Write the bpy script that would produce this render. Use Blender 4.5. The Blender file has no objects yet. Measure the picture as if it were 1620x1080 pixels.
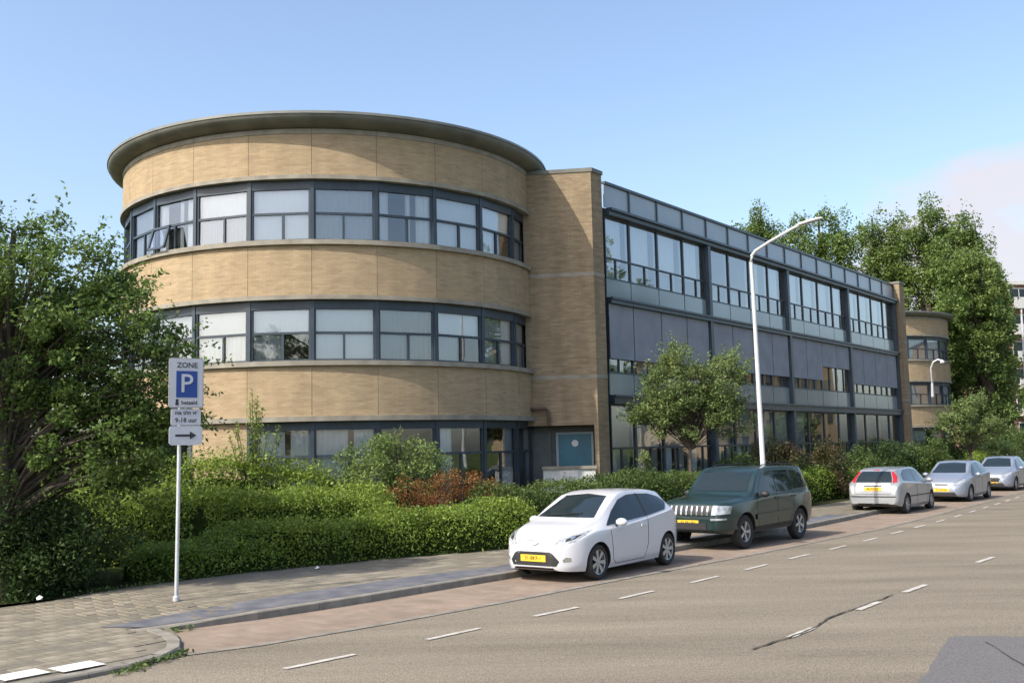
import bpy, bmesh, math, random
import numpy as np
from mathutils import Vector, Matrix
from mathutils.bvhtree import BVHTree
R = math.radians
sc = bpy.context.scene
COL = sc.collection
# ------------------------------------------------------------------ camera, sky, sun, exposure
cam = bpy.data.objects.new('camera', bpy.data.cameras.new('camera')); COL.objects.link(cam); sc.camera = cam
cam.data.sensor_width = 36; cam.data.lens = 1597 / 1620 * 36; cam.data.clip_end = 3000; cam.data.clip_start = .1
_p, _r = .1053, .0223
F = Vector((0, math.cos(_p), math.sin(_p))); U0 = Vector((0, -math.sin(_p), math.cos(_p))); R0 = Vector((1, 0, 0))
Rr = R0 * math.cos(_r) - U0 * math.sin(_r); U = U0 * math.cos(_r) + R0 * math.sin(_r)
m = Matrix((Rr, U, -F)).transposed().to_4x4(); m.translation = (0, 0, 2.3); cam.matrix_world = m

SUNV = Vector((-.80, -.60, 0)).normalized(); EL = R(43)
SV = Vector((SUNV.x * math.cos(EL), SUNV.y * math.cos(EL), math.sin(EL)))
sun = bpy.data.objects.new('sun', bpy.data.lights.new('sun', 'SUN')); COL.objects.link(sun)
sun.data.energy = 3.25; sun.data.angle = R(.6); sun.data.color = (1, .93, .82)
sun.rotation_euler = SV.to_track_quat('Z', 'Y').to_euler()
w = bpy.data.worlds.new('World'); sc.world = w; w.use_nodes = True
nt = w.node_tree; nt.nodes.clear(); N = nt.nodes.new; L = nt.links.new
sky = N('ShaderNodeTexSky'); sky.sky_type = 'NISHITA'; sky.sun_disc = False
sky.sun_elevation = EL; sky.sun_rotation = math.atan2(SV.x, SV.y); sky.air_density = 1.0; sky.dust_density = 2.8; sky.ozone_density = 1.3
tc = N('ShaderNodeTexCoord'); sep = N('ShaderNodeSeparateXYZ'); L(tc.outputs['Generated'], sep.inputs[0])
mp = N('ShaderNodeMapping'); mp.inputs['Scale'].default_value = (2.2, 2.2, 5.5); mp.inputs['Location'].default_value = (3.1, 1.7, .4); L(tc.outputs['Generated'], mp.inputs[0])
nz = N('ShaderNodeTexNoise'); nz.inputs['Scale'].default_value = 2.6; nz.inputs['Detail'].default_value = 9; nz.inputs['Roughness'].default_value = .55; L(mp.outputs[0], nz.inputs['Vector'])
dot = N('ShaderNodeVectorMath'); dot.operation = 'DOT_PRODUCT'; dot.inputs[1].default_value = Vector((.440, .890, .118)).normalized(); L(tc.outputs['Generated'], dot.inputs[0])
mr = N('ShaderNodeMapRange'); mr.inputs['From Min'].default_value = .974; mr.inputs['From Max'].default_value = .9975; mr.inputs['To Min'].default_value = -.30; mr.inputs['To Max'].default_value = .17; L(dot.outputs['Value'], mr.inputs['Value'])
ad = N('ShaderNodeMath'); ad.operation = 'ADD'; L(nz.outputs['Fac'], ad.inputs[0]); L(mr.outputs[0], ad.inputs[1])
r2 = N('ShaderNodeMapRange'); r2.inputs['From Min'].default_value = .43; r2.inputs['From Max'].default_value = .60; r2.inputs['To Max'].default_value = .85; L(ad.outputs[0], r2.inputs['Value'])
cmx = N('ShaderNodeMixRGB'); cmx.inputs['Color2'].default_value = (3.0, 2.85, 3.0, 1); L(r2.outputs[0], cmx.inputs['Fac']); L(sky.outputs[0], cmx.inputs['Color1'])
bg = N('ShaderNodeBackground'); bg.inputs['Strength'].default_value = .15; L(cmx.outputs[0], bg.inputs[0])
ow = N('ShaderNodeOutputWorld'); L(bg.outputs[0], ow.inputs[0])
sc.view_settings.view_transform = 'Standard'; sc.view_settings.look = 'None'; sc.view_settings.gamma = 1; sc.view_settings.use_curve_mapping = False
sc.view_settings.exposure = 0.92
sc.render.engine = 'CYCLES'; sc.cycles.max_bounces = 8; sc.cycles.transparent_max_bounces = 12

rnd = random.Random(7); rng = np.random.default_rng(11)
# ------------------------------------------------------------------ materials
def mat(name, c, rough=.7, metal=0, var=0, vscale=3, bump=0, bscale=30, c2=None, spec=None, coat=0, detail=4, coord='Object', island=0, stretch=None):
    m = bpy.data.materials.new(name); m.use_nodes = True; t = m.node_tree; b = t.nodes['Principled BSDF']
    b.inputs['Base Color'].default_value = (*c, 1); b.inputs['Roughness'].default_value = rough; b.inputs['Metallic'].default_value = metal
    if spec is not None: b.inputs['Specular IOR Level'].default_value = spec
    if coat: b.inputs['Coat Weight'].default_value = coat; b.inputs['Coat Roughness'].default_value = .04
    tcn = t.nodes.new('ShaderNodeTexCoord'); src = tcn.outputs[coord]
    if stretch:
        q = t.nodes.new('ShaderNodeMapping'); q.inputs['Scale'].default_value = stretch; t.links.new(src, q.inputs[0]); src = q.outputs[0]
    last = None
    if var or c2:
        n = t.nodes.new('ShaderNodeTexNoise'); n.inputs['Scale'].default_value = vscale; n.inputs['Detail'].default_value = detail; t.links.new(src, n.inputs['Vector'])
        mx = t.nodes.new('ShaderNodeValToRGB'); mx.color_ramp.elements[0].position = .3; mx.color_ramp.elements[1].position = .7
        a = tuple(v * (1 - var) for v in c); bb = c2 if c2 else tuple(min(1, v * (1 + var)) for v in c)
        mx.color_ramp.elements[0].color = (*a, 1); mx.color_ramp.elements[1].color = (*bb, 1)
        t.links.new(n.outputs['Fac'], mx.inputs[0]); last = mx.outputs[0]; t.links.new(last, b.inputs['Base Color'])
    if island:
        g = t.nodes.new('ShaderNodeNewGeometry'); h = t.nodes.new('ShaderNodeHueSaturation')
        v = t.nodes.new('ShaderNodeMapRange'); v.inputs['To Min'].default_value = 1 - island; v.inputs['To Max'].default_value = 1 + island
        t.links.new(g.outputs['Random Per Island'], v.inputs['Value']); t.links.new(v.outputs[0], h.inputs['Value'])
        if last: t.links.new(last, h.inputs['Color'])
        else: h.inputs['Color'].default_value = (*c, 1)
        t.links.new(h.outputs[0], b.inputs['Base Color'])
    if bump:
        n = t.nodes.new('ShaderNodeTexNoise'); n.inputs['Scale'].default_value = bscale; n.inputs['Detail'].default_value = 5; t.links.new(src, n.inputs['Vector'])
        bm_ = t.nodes.new('ShaderNodeBump'); bm_.inputs['Strength'].default_value = bump; bm_.inputs['Distance'].default_value = .02
        t.links.new(n.outputs['Fac'], bm_.inputs['Height']); t.links.new(bm_.outputs[0], b.inputs['Normal'])
    return m

def brick_mat(name, c1, c2, mortar, bw=.21, bh=.062, mort=.011, stain=.16, uv=True, rot=0):
    m = bpy.data.materials.new(name); m.use_nodes = True; t = m.node_tree; b = t.nodes['Principled BSDF']; b.inputs['Roughness'].default_value = .9; b.inputs['Specular IOR Level'].default_value = .15
    tcn = t.nodes.new('ShaderNodeTexCoord'); src = tcn.outputs['UV' if uv else 'Object']
    if rot:
        q = t.nodes.new('ShaderNodeMapping'); q.inputs['Rotation'].default_value = (0, 0, rot); t.links.new(src, q.inputs[0]); src = q.outputs[0]
    br = t.nodes.new('ShaderNodeTexBrick'); t.links.new(src, br.inputs['Vector'])
    br.inputs['Scale'].default_value = 1; br.inputs['Brick Width'].default_value = bw; br.inputs['Row Height'].default_value = bh; br.inputs['Mortar Size'].default_value = mort / 2; br.inputs['Mortar Smooth'].default_value = .2
    br.inputs['Color1'].default_value = (*c1, 1); br.inputs['Color2'].default_value = (*c2, 1); br.inputs['Mortar'].default_value = (*mortar, 1); br.inputs['Bias'].default_value = -.1
    # weathering: vertical streaks and large cloudy variation
    q2 = t.nodes.new('ShaderNodeMapping'); q2.inputs['Scale'].default_value = (2.2, .45, 1) if uv else (1, 1, 1); t.links.new(src, q2.inputs[0])
    n1 = t.nodes.new('ShaderNodeTexNoise'); n1.inputs['Scale'].default_value = 1.0; n1.inputs['Detail'].default_value = 6; t.links.new(q2.outputs[0], n1.inputs['Vector'])
    q3 = t.nodes.new('ShaderNodeMapping'); q3.inputs['Scale'].default_value = (1.2, 9, 1) if uv else (3, 3, 1); t.links.new(src, q3.inputs[0])
    n2 = t.nodes.new('ShaderNodeTexNoise'); n2.inputs['Scale'].default_value = 1.0; n2.inputs['Detail'].default_value = 3; t.links.new(q3.outputs[0], n2.inputs['Vector'])
    s = t.nodes.new('ShaderNodeMath'); s.operation = 'ADD'; t.links.new(n1.outputs['Fac'], s.inputs[0]); t.links.new(n2.outputs['Fac'], s.inputs[1])
    v = t.nodes.new('ShaderNodeMapRange'); v.inputs['From Min'].default_value = .7; v.inputs['From Max'].default_value = 1.3; v.inputs['To Min'].default_value = 1 - stain; v.inputs['To Max'].default_value = 1 + stain * .7
    t.links.new(s.outputs[0], v.inputs['Value']); h = t.nodes.new('ShaderNodeHueSaturation'); t.links.new(v.outputs[0], h.inputs['Value']); t.links.new(br.outputs['Color'], h.inputs['Color'])
    t.links.new(h.outputs[0], b.inputs['Base Color'])
    bp = t.nodes.new('ShaderNodeBump'); bp.inputs['Strength'].default_value = .5; bp.inputs['Distance'].default_value = .006; bp.invert = True
    t.links.new(br.outputs['Fac'], bp.inputs['Height']); t.links.new(bp.outputs[0], b.inputs['Normal'])
    return m

def glass_mat(name, tint=(.93, .96, .96), boost=.05, rough=.02, ior=1.65):
    m = bpy.data.materials.new(name); m.use_nodes = True; t = m.node_tree; t.nodes.clear()
    o = t.nodes.new('ShaderNodeOutputMaterial'); mx = t.nodes.new('ShaderNodeMixShader'); tr = t.nodes.new('ShaderNodeBsdfTransparent'); gl = t.nodes.new('ShaderNodeBsdfGlossy')
    tr.inputs[0].default_value = (*tint, 1); gl.inputs['Roughness'].default_value = rough; gl.inputs[0].default_value = (.95, .97, 1, 1)
    fr = t.nodes.new('ShaderNodeFresnel'); fr.inputs[0].default_value = ior; a = t.nodes.new('ShaderNodeMath'); a.inputs[1].default_value = boost; a.use_clamp = True
    tcn = t.nodes.new('ShaderNodeTexCoord'); n = t.nodes.new('ShaderNodeTexNoise'); n.inputs['Scale'].default_value = .9; n.inputs['Detail'].default_value = 1; t.links.new(tcn.outputs['Object'], n.inputs['Vector'])
    bp = t.nodes.new('ShaderNodeBump'); bp.inputs['Strength'].default_value = .12; bp.inputs['Distance'].default_value = .03; t.links.new(n.outputs['Fac'], bp.inputs['Height']); t.links.new(bp.outputs[0], gl.inputs['Normal'])
    t.links.new(fr.outputs[0], a.inputs[0]); t.links.new(a.outputs[0], mx.inputs[0]); t.links.new(tr.outputs[0], mx.inputs[1]); t.links.new(gl.outputs[0], mx.inputs[2]); t.links.new(mx.outputs[0], o.inputs[0])
    return m

def leaf_mat(name, c, c2, scale=1.2, island=.35, trans=.35):
    m = mat(name, c, .55, c2=c2, var=.0, vscale=scale, island=island, spec=.35, detail=3); t = m.node_tree; b = t.nodes['Principled BSDF']
    tl = t.nodes.new('ShaderNodeBsdfTranslucent'); mx = t.nodes.new('ShaderNodeMixShader'); mx.inputs[0].default_value = trans
    src = b.inputs['Base Color'].links[0].from_socket
    hs = t.nodes.new('ShaderNodeHueSaturation'); hs.inputs['Hue'].default_value = .485; hs.inputs['Value'].default_value = 1.3; t.links.new(src, hs.inputs['Color']); t.links.new(hs.outputs[0], tl.inputs[0])
    o = [n for n in t.nodes if n.type == 'OUTPUT_MATERIAL'][0]
    t.links.new(b.outputs[0], mx.inputs[1]); t.links.new(tl.outputs[0], mx.inputs[2]); t.links.new(mx.outputs[0], o.inputs[0])
    return m

M = {}
M['brick'] = brick_mat('yellow_brick', (.375, .282, .172), (.312, .230, .142), (.29, .24, .165), mort=.012)
M['brick_pier'] = brick_mat('weathered_brick', (.30, .228, .145), (.235, .175, .112), (.21, .175, .13), stain=.24)
M['brick_red'] = brick_mat('red_brown_brick', (.30, .15, .11), (.24, .12, .09), (.27, .22, .19))
M['concrete'] = mat('ledge_concrete', (.235, .215, .175), .85, var=.22, vscale=2.5, bump=.3, bscale=25)
M['concrete_light'] = mat('light_concrete', (.52, .52, .50), .8, var=.15, vscale=5, bump=.2)
M['cornice'] = mat('cornice_zinc', (.12, .12, .10), .55, var=.25, vscale=1.6, bump=.1)
M['rim_zinc'] = mat('cornice_rim_zinc', (.17, .175, .155), .5, var=.2, vscale=2)
M['joint'] = mat('joint_sealant', (.10, .085, .06), .9)
M['frame'] = mat('frame_steel_paint', (.028, .042, .058), .42, var=.15, vscale=4)
M['steel'] = mat('facade_steel_paint', (.040, .058, .075), .4, var=.2, vscale=2)
M['glass'] = glass_mat('window_glass', boost=.14, ior=1.55)
M['glass_facade'] = glass_mat('facade_glass', tint=(.92, .95, .96), boost=.17, ior=1.6)
M['glass_back'] = mat('backpainted_glass', (.20, .25, .265), .12, var=.12, vscale=.6, spec=.8)
M['glass_frost'] = mat('frosted_parapet_glass', (.27, .31, .345), .28, var=.1, vscale=1.2, spec=.7)
M['curtain'] = mat('white_curtain', (.86, .87, .88), .9, var=.05, vscale=6, stretch=(8, 8, .3))
M['curtain_grey'] = mat('grey_sheer_curtain', (.42, .44, .47), .9, var=.12, vscale=5, stretch=(10, 10, .3))
M['screen'] = mat('sunshade_fabric', (.235, .245, .275), .8, var=.12, vscale=1.3, bump=.1, bscale=90)
M['room'] = mat('room_plaster', (.30, .29, .27), .9, var=.15, vscale=.8)
M['roomdark'] = mat('room_dark', (.07, .07, .065), .9, var=.3, vscale=.7)
M['orange'] = mat('warm_reflection_ochre', (.62, .36, .09), .7, var=.25, vscale=2)  # ochre put into far-bay curtains to imitate warm reflections in the glass
M['roof'] = mat('roof_bitumen', (.09, .09, .09), .9, var=.2)
M['bark'] = mat('bark', (.075, .06, .045), .95, var=.35, vscale=7, bump=.6, bscale=20, stretch=(1, 1, .25))
M['soil'] = mat('soil', (.035, .03, .02), 1, c2=(.03, .045, .014), vscale=1.7, bump=.5, spec=0)
M['grass'] = mat('grass_ground', (.055, .075, .03), 1, c2=(.085, .11, .045), vscale=.6, bump=.5, spec=0)
M['asphalt'] = mat('asphalt', (.100, .086, .066), .92, c2=(.285, .250, .196), vscale=48, detail=8, bump=.5, bscale=70, spec=.15)
def asphalt_extra(m, sc1=.35):
    t = m.node_tree; b = t.nodes['Principled BSDF']; src = b.inputs['Base Color'].links[0].from_socket
    tcn = t.nodes.new('ShaderNodeTexCoord'); q = t.nodes.new('ShaderNodeMapping'); q.inputs['Rotation'].default_value = (0, 0, R(-51)); q.inputs['Scale'].default_value = (.16, .9, 1); t.links.new(tcn.outputs['Object'], q.inputs[0])
    n = t.nodes.new('ShaderNodeTexNoise'); n.inputs['Scale'].default_value = 1; n.inputs['Detail'].default_value = 7; n.inputs['Roughness'].default_value = .65; t.links.new(q.outputs[0], n.inputs['Vector'])
    v = t.nodes.new('ShaderNodeMapRange'); v.inputs['From Min'].default_value = .3; v.inputs['From Max'].default_value = .7; v.inputs['To Min'].default_value = .74; v.inputs['To Max'].default_value = 1.16; t.links.new(n.outputs['Fac'], v.inputs['Value'])
    n3 = t.nodes.new('ShaderNodeTexNoise'); n3.inputs['Scale'].default_value = 14; n3.inputs['Detail'].default_value = 5; t.links.new(tcn.outputs['Object'], n3.inputs['Vector'])
    v3 = t.nodes.new('ShaderNodeMapRange'); v3.inputs['From Min'].default_value = .3; v3.inputs['From Max'].default_value = .7; v3.inputs['To Min'].default_value = .87; v3.inputs['To Max'].default_value = 1.12; t.links.new(n3.outputs['Fac'], v3.inputs['Value'])
    mu = t.nodes.new('ShaderNodeMath'); mu.operation = 'MULTIPLY'; t.links.new(v.outputs[0], mu.inputs[0]); t.links.new(v3.outputs[0], mu.inputs[1])
    h = t.nodes.new('ShaderNodeHueSaturation'); t.links.new(mu.outputs[0], h.inputs['Value']); t.links.new(src, h.inputs['Color']); t.links.new(h.outputs[0], b.inputs['Base Color'])
asphalt_extra(M['asphalt'])
M['asphalt_dark'] = mat('darker_asphalt', (.085, .082, .083), .85, c2=(.16, .155, .155), vscale=50, bump=.4, bscale=70, spec=.15)
M['strip'] = mat('strip_asphalt', (.075, .08, .10), .6, c2=(.15, .15, .16), vscale=3.5, bump=.4, bscale=80)
M['tar'] = mat('tar', (.06, .053, .045), .9, spec=.1)
M['parking'] = brick_mat('red_clinker_paving', (.250, .190, .148), (.215, .172, .134), (.20, .17, .135), bw=.22, bh=.08, mort=.008, stain=.22, uv=False, rot=R(40))
M['paving'] = mat('pavement_bed', (.16, .144, .112), .95, spec=.15, var=.25, vscale=3, bump=.3)
M['tileA'] = mat('paving_tile', (.200, .178, .138), .92, spec=.15, var=.28, vscale=1.4, bump=.4, bscale=60, coord='Generated')
M['tileB'] = mat('paving_tile_pale', (.235, .21, .165), .92, spec=.15, var=.25, vscale=1.6, bump=.4, bscale=60, coord='Generated')
M['tileC'] = mat('paving_tile_dull', (.165, .15, .12), .92, spec=.15, var=.25, vscale=1.2, bump=.4, bscale=60, coord='Generated')
M['kerb'] = mat('kerb_concrete', (.19, .175, .15), .9, var=.25, vscale=4, bump=.4, bscale=50)
M['paint'] = mat('road_paint', (.48, .46, .42), .8, c2=(.30, .28, .245), vscale=9, detail=7)
M['paint_bright'] = mat('white_block_paint', (.60, .59, .56), .8, var=.08, vscale=9)
M['galv'] = mat('galvanised_steel', (.50, .52, .54), .45, metal=.35, var=.12, vscale=6)
M['white_metal'] = mat('lamp_white_paint', (.46, .47, .48), .45, var=.06)
M['signface'] = mat('sign_white', (.42, .44, .49), .4, var=.06, vscale=4)
M['signblue'] = mat('sign_blue', (.012, .045, .22), .4)
M['signblack'] = mat('sign_black', (.02, .02, .022), .5)
M['signgrey'] = mat('sign_edge_grey', (.33, .34, .35), .5)
M['door'] = mat('teal_door_paint', (.022, .115, .165), .4, var=.15, vscale=2)
M['doordark'] = mat('dark_panel', (.065, .075, .07), .5, var=.2)
M['lightframe'] = mat('pale_door_frame', (.24, .29, .31), .5)
M['rust'] = mat('rusty_pipe', (.10, .06, .04), .7, var=.3, vscale=9)
M['lf_tree'] = leaf_mat('tree_leaves', (0.072, 0.128, 0.030), (0.145, 0.218, 0.052))
M['lf_dark'] = leaf_mat('dark_leaves', (0.030, 0.059, 0.018), (0.059, 0.104, 0.027))
M['lf_hedge'] = leaf_mat('hedge_leaves', (0.122, 0.196, 0.028), (0.219, 0.296, 0.048), island=.4)
M['lf_hedge2'] = leaf_mat('hedge_leaves_dark', (0.053, 0.094, 0.024), (0.112, 0.161, 0.039), island=.4)
M['lf_light'] = leaf_mat('light_bush_leaves', (0.102, 0.168, 0.042), (0.180, 0.240, 0.072), island=.45)
M['lf_red'] = leaf_mat('reddish_leaves', (0.187, 0.066, 0.024), (0.220, 0.132, 0.039), scale=2.5, island=.45)
M['lf_mid'] = leaf_mat('street_tree_leaves', (0.108, 0.165, 0.051), (0.186, 0.237, 0.086), island=.5)
M['lf_poplar'] = leaf_mat('poplar_leaves', (0.085, 0.149, 0.037), (0.163, 0.226, 0.061), scale=.35, island=.4)
M['lf_shrub'] = leaf_mat('mixed_shrub_leaves', (0.036, 0.072, 0.018), (0.120, 0.078, 0.042), scale=1.2, island=.4)
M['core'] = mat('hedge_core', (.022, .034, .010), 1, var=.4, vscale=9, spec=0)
M['litter'] = mat('litter_plastic', (.7, .7, .7), .6)
M['rubber'] = mat('tyre_rubber', (.018, .018, .018), .85)
M['rim'] = mat('alloy_rim', (.42, .43, .44), .35, metal=.7)
M['chrome'] = mat('chrome_trim', (.65, .66, .67), .15, metal=.9)
M['black'] = mat('black_plastic', (.015, .015, .016), .6)
M['carglass'] = mat('car_glass', (.014, .022, .026), .04, spec=.45)
M['seatdark'] = mat('seat_fabric', (.03, .03, .035), .9)
M['plate'] = mat('yellow_plate', (.78, .46, .03), .45)
M['lamp_glass'] = mat('headlight_glass', (.36, .38, .40), .10, metal=.3, var=.35, vscale=14)
M['redlens'] = mat('tail_light_red', (.42, .02, .03), .2)
M['orangelens'] = mat('tail_light_orange', (.5, .12, .05), .2)
M['p_white'] = mat('white_car_paint', (.52, .53, .56), .3, coat=.8)
M['p_green'] = mat('dark_green_car_paint', (.006, .021, .020), .35, coat=.6)
M['p_silver'] = mat('silver_car_paint', (.30, .315, .33), .38, metal=.35, coat=.7)
M['p_silver2'] = mat('blue_silver_car_paint', (.24, .27, .33), .38, metal=.35, coat=.7)

# ------------------------------------------------------------------ mesh helpers
WM = {}          # world matrices of parents
def tag(o, label=None, cat=None, group=None, kind=None):
    for k, v in (('label', label), ('category', cat), ('group', group), ('kind', kind)):
        if v: o[k] = v
    return o
def thing(name, label, cat, loc=(0, 0, 0), rz=0, group=None):
    o = bpy.data.objects.new(name, None); COL.objects.link(o); o.location = loc; o.rotation_euler = (0, 0, rz); o.empty_display_size = .3
    WM[o.name] = Matrix.Translation(loc) @ Matrix.Rotation(rz, 4, 'Z')
    return tag(o, label, cat, group)
class Fr:
    def __init__(s, o, x, y): s.o = Vector(o); s.x = Vector((x[0], x[1], 0)); s.y = Vector((y[0], y[1], 0))
    def P(s, a, b, c): return s.o + s.x * a + s.y * b + Vector((0, 0, c))
IDF = Fr((0, 0, 0), (1, 0), (0, 1))
class MB:
    def __init__(s): s.v = []; s.f = []; s.m = []; s.uv = []
    def face(s, pts, mi=0, uv=None):
        b = len(s.v); s.v += [tuple(p) for p in pts]; s.f.append(tuple(range(b, b + len(pts)))); s.m.append(mi); s.uv.append(uv or [(0, 0)] * len(pts))
    def box(s, fr, x0, x1, y0, y1, z0, z1, mi=0, skip=()):
        P = fr.P; left = fr.x.cross(fr.y).z < 0
        def q(a, uvs): s.face([P(*t) for t in (a[::-1] if left else a)], mi, uvs[::-1] if left else uvs)
        q([(x0, y1, z0), (x0, y1, z1), (x1, y1, z1), (x1, y1, z0)], [(x0, z0), (x0, z1), (x1, z1), (x1, z0)])
        q([(x0, y0, z0), (x1, y0, z0), (x1, y0, z1), (x0, y0, z1)], [(x0, z0), (x1, z0), (x1, z1), (x0, z1)])
        q([(x0, y0, z0), (x0, y0, z1), (x0, y1, z1), (x0, y1, z0)], [(y0, z0), (y0, z1), (y1, z1), (y1, z0)])
        q([(x1, y0, z0), (x1, y1, z0), (x1, y1, z1), (x1, y0, z1)], [(y0, z0), (y1, z0), (y1, z1), (y0, z1)])
        q([(x0, y0, z1), (x1, y0, z1), (x1, y1, z1), (x0, y1, z1)], [(x0, y0), (x1, y0), (x1, y1), (x0, y1)])
        q([(x0, y0, z0), (x0, y1, z0), (x1, y1, z0), (x1, y0, z0)], [(x0, y0), (x0, y1), (x1, y1), (x1, y0)])
        return s
    def prism(s, pts, z0, z1, mi=0):          # pts: xy list (ccw)
        n = len(pts); acc = 0
        s.face([(x, y, z1) for x, y in pts], mi, [(x, y) for x, y in pts]); s.face([(x, y, z0) for x, y in reversed(pts)], mi)
        for i in range(n):
            a, b = pts[i], pts[(i + 1) % n]; d = math.dist(a, b)
            s.face([(*a, z0), (*b, z0), (*b, z1), (*a, z1)], mi, [(acc, z0), (acc + d, z0), (acc + d, z1), (acc, z1)]); acc += d
        return s
    def arc(s, c, r0, r1, a0, a1, z0, z1, n=4, mi=0, caps=True):
        A = [a0 + (a1 - a0) * i / n for i in range(n + 1)]
        def p(r, a, z): return (c[0] + r * math.cos(a), c[1] + r * math.sin(a), z)
        for i in range(n):
            a, b = A[i], A[i + 1]
            s.face([p(r1, a, z0), p(r1, b, z0), p(r1, b, z1), p(r1, a, z1)], mi, [(a * r1, z0), (b * r1, z0), (b * r1, z1), (a * r1, z1)])
            s.face([p(r0, b, z0), p(r0, a, z0), p(r0, a, z1), p(r0, b, z1)], mi, [(b * r1, z0), (a * r1, z0), (a * r1, z1), (b * r1, z1)])
            s.face([p(r0, a, z1), p(r1, a, z1), p(r1, b, z1), p(r0, b, z1)], mi, [(0, 0)] * 4)
            s.face([p(r1, a, z0), p(r0, a, z0), p(r0, b, z0), p(r1, b, z0)], mi, [(0, 0)] * 4)
        if caps:
            s.face([p(r0, a0, z0), p(r1, a0, z0), p(r1, a0, z1), p(r0, a0, z1)], mi); s.face([p(r1, a1, z0), p(r0, a1, z0), p(r0, a1, z1), p(r1, a1, z1)], mi)
        return s
    def tube(s, pts, rad, n=8, mi=0, cap=True):
        pts = [Vector(p) for p in pts]; rings = []
        if not hasattr(rad, '__len__'): rad = [rad] * len(pts)
        for i, p in enumerate(pts):
            d = (pts[min(i + 1, len(pts) - 1)] - pts[max(i - 1, 0)]).normalized()
            a = d.cross(Vector((0, 0, 1)) if abs(d.z) < .95 else Vector((1, 0, 0))).normalized(); b = d.cross(a)
            rings.append([p + (a * math.cos(t) + b * math.sin(t)) * rad[i] for t in [2 * math.pi * k / n for k in range(n)]])
        base = len(s.v)
        for r_ in rings: s.v += [tuple(q) for q in r_]
        for i in range(len(pts) - 1):
            for k in range(n):
                a = base + i * n + k; b = base + i * n + (k + 1) % n
                s.f.append((a, b, b + n, a + n)); s.m.append(mi); s.uv.append([(0, 0)] * 4)
        if cap:
            s.f.append(tuple(base + k for k in reversed(range(n)))); s.m.append(mi); s.uv.append([(0, 0)] * n)
            e = base + (len(pts) - 1) * n; s.f.append(tuple(e + k for k in range(n))); s.m.append(mi); s.uv.append([(0, 0)] * n)
        return s
    def lathe(s, prof, c, n=24, mi=0, axis='z', fr=None):
        base = len(s.v)
        for (r, h) in prof:
            for k in range(n):
                t = 2 * math.pi * k / n
                if axis == 'z': s.v.append((c[0] + r * math.cos(t), c[1] + r * math.sin(t), c[2] + h))
                else: s.v.append((c[0] + r * math.cos(t), c[1] + h, c[2] + r * math.sin(t)))
        for i in range(len(prof) - 1):
            for k in range(n):
                a = base + i * n + k; b = base + i * n + (k + 1) % n
                f = (a, b, b + n, a + n) if axis == 'z' else (b, a, a + n, b + n)
                s.f.append(f); s.m.append(mi); s.uv.append([(0, 0)] * 4)
        return s
    def build(s, name, mats, parent=None, smooth=False, local=False, angle=None, weld=False):
        me = bpy.data.meshes.new(name)
        v = np.array(s.v, dtype=float)
        if parent is not None and not local:
            Mi = np.array(WM[parent.name].inverted()); v = v @ Mi[:3, :3].T + Mi[:3, 3]
        me.from_pydata(v.tolist(), [], s.f)
        for mm in (mats if isinstance(mats, (list, tuple)) else [mats]): me.materials.append(M[mm] if isinstance(mm, str) else mm)
        me.polygons.foreach_set('material_index', s.m)
        ul = me.uv_layers.new(name='UVMap'); flat = [c for u in s.uv for p in u for c in p]; ul.data.foreach_set('uv', flat)
        if weld:
            bm = bmesh.new(); bm.from_mesh(me); bmesh.ops.remove_doubles(bm, verts=bm.verts, dist=.0005); bmesh.ops.recalc_face_normals(bm, faces=bm.faces); bm.to_mesh(me); bm.free()
        if smooth:
            me.polygons.foreach_set('use_smooth', [True] * len(me.polygons)); me.set_sharp_from_angle(angle=angle or R(35))
        return link(name, me, parent)
def link(name, me, parent=None):
    o = bpy.data.objects.new(name, me); COL.objects.link(o)
    if parent is not None: o.parent = parent; WM[o.name] = WM[parent.name]
    else: WM[o.name] = Matrix.Identity(4)
    return o
def text_mb(mb, body, size, fr_o, xd, nd, mi=0, align='CENTER', bold=0):
    """lettering as a mesh: x along xd, up z, lifted along nd"""
    cu = bpy.data.curves.new('t', 'FONT'); cu.body = body; cu.size = size; cu.align_x = align; cu.align_y = 'CENTER'; cu.offset = bold; cu.resolution_u = 3
    ob = bpy.data.objects.new('t', cu); me = bpy.data.meshes.new_from_object(ob)
    o = Vector(fr_o); xd = Vector(xd); nd = Vector(nd)
    vs = [o + xd * v.co.x + Vector((0, 0, v.co.y)) + nd * .003 for v in me.vertices]
    for p in me.polygons: mb.face([vs[i] for i in p.vertices], mi)
    bpy.data.objects.remove(ob); bpy.data.curves.remove(cu); bpy.data.meshes.remove(me)

def sheet(name, poly, z, m, kind='structure', parent=None, uv=True):
    """flat polygon, z may be a function"""
    zf = z if callable(z) else (lambda x, y: z)
    mb = MB(); mb.face([(x, y, zf(x, y)) for x, y in poly], 0, [(x, y) for x, y in poly])
    o = mb.build(name, m, parent)
    if parent is None: o['kind'] = kind
    return o

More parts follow.
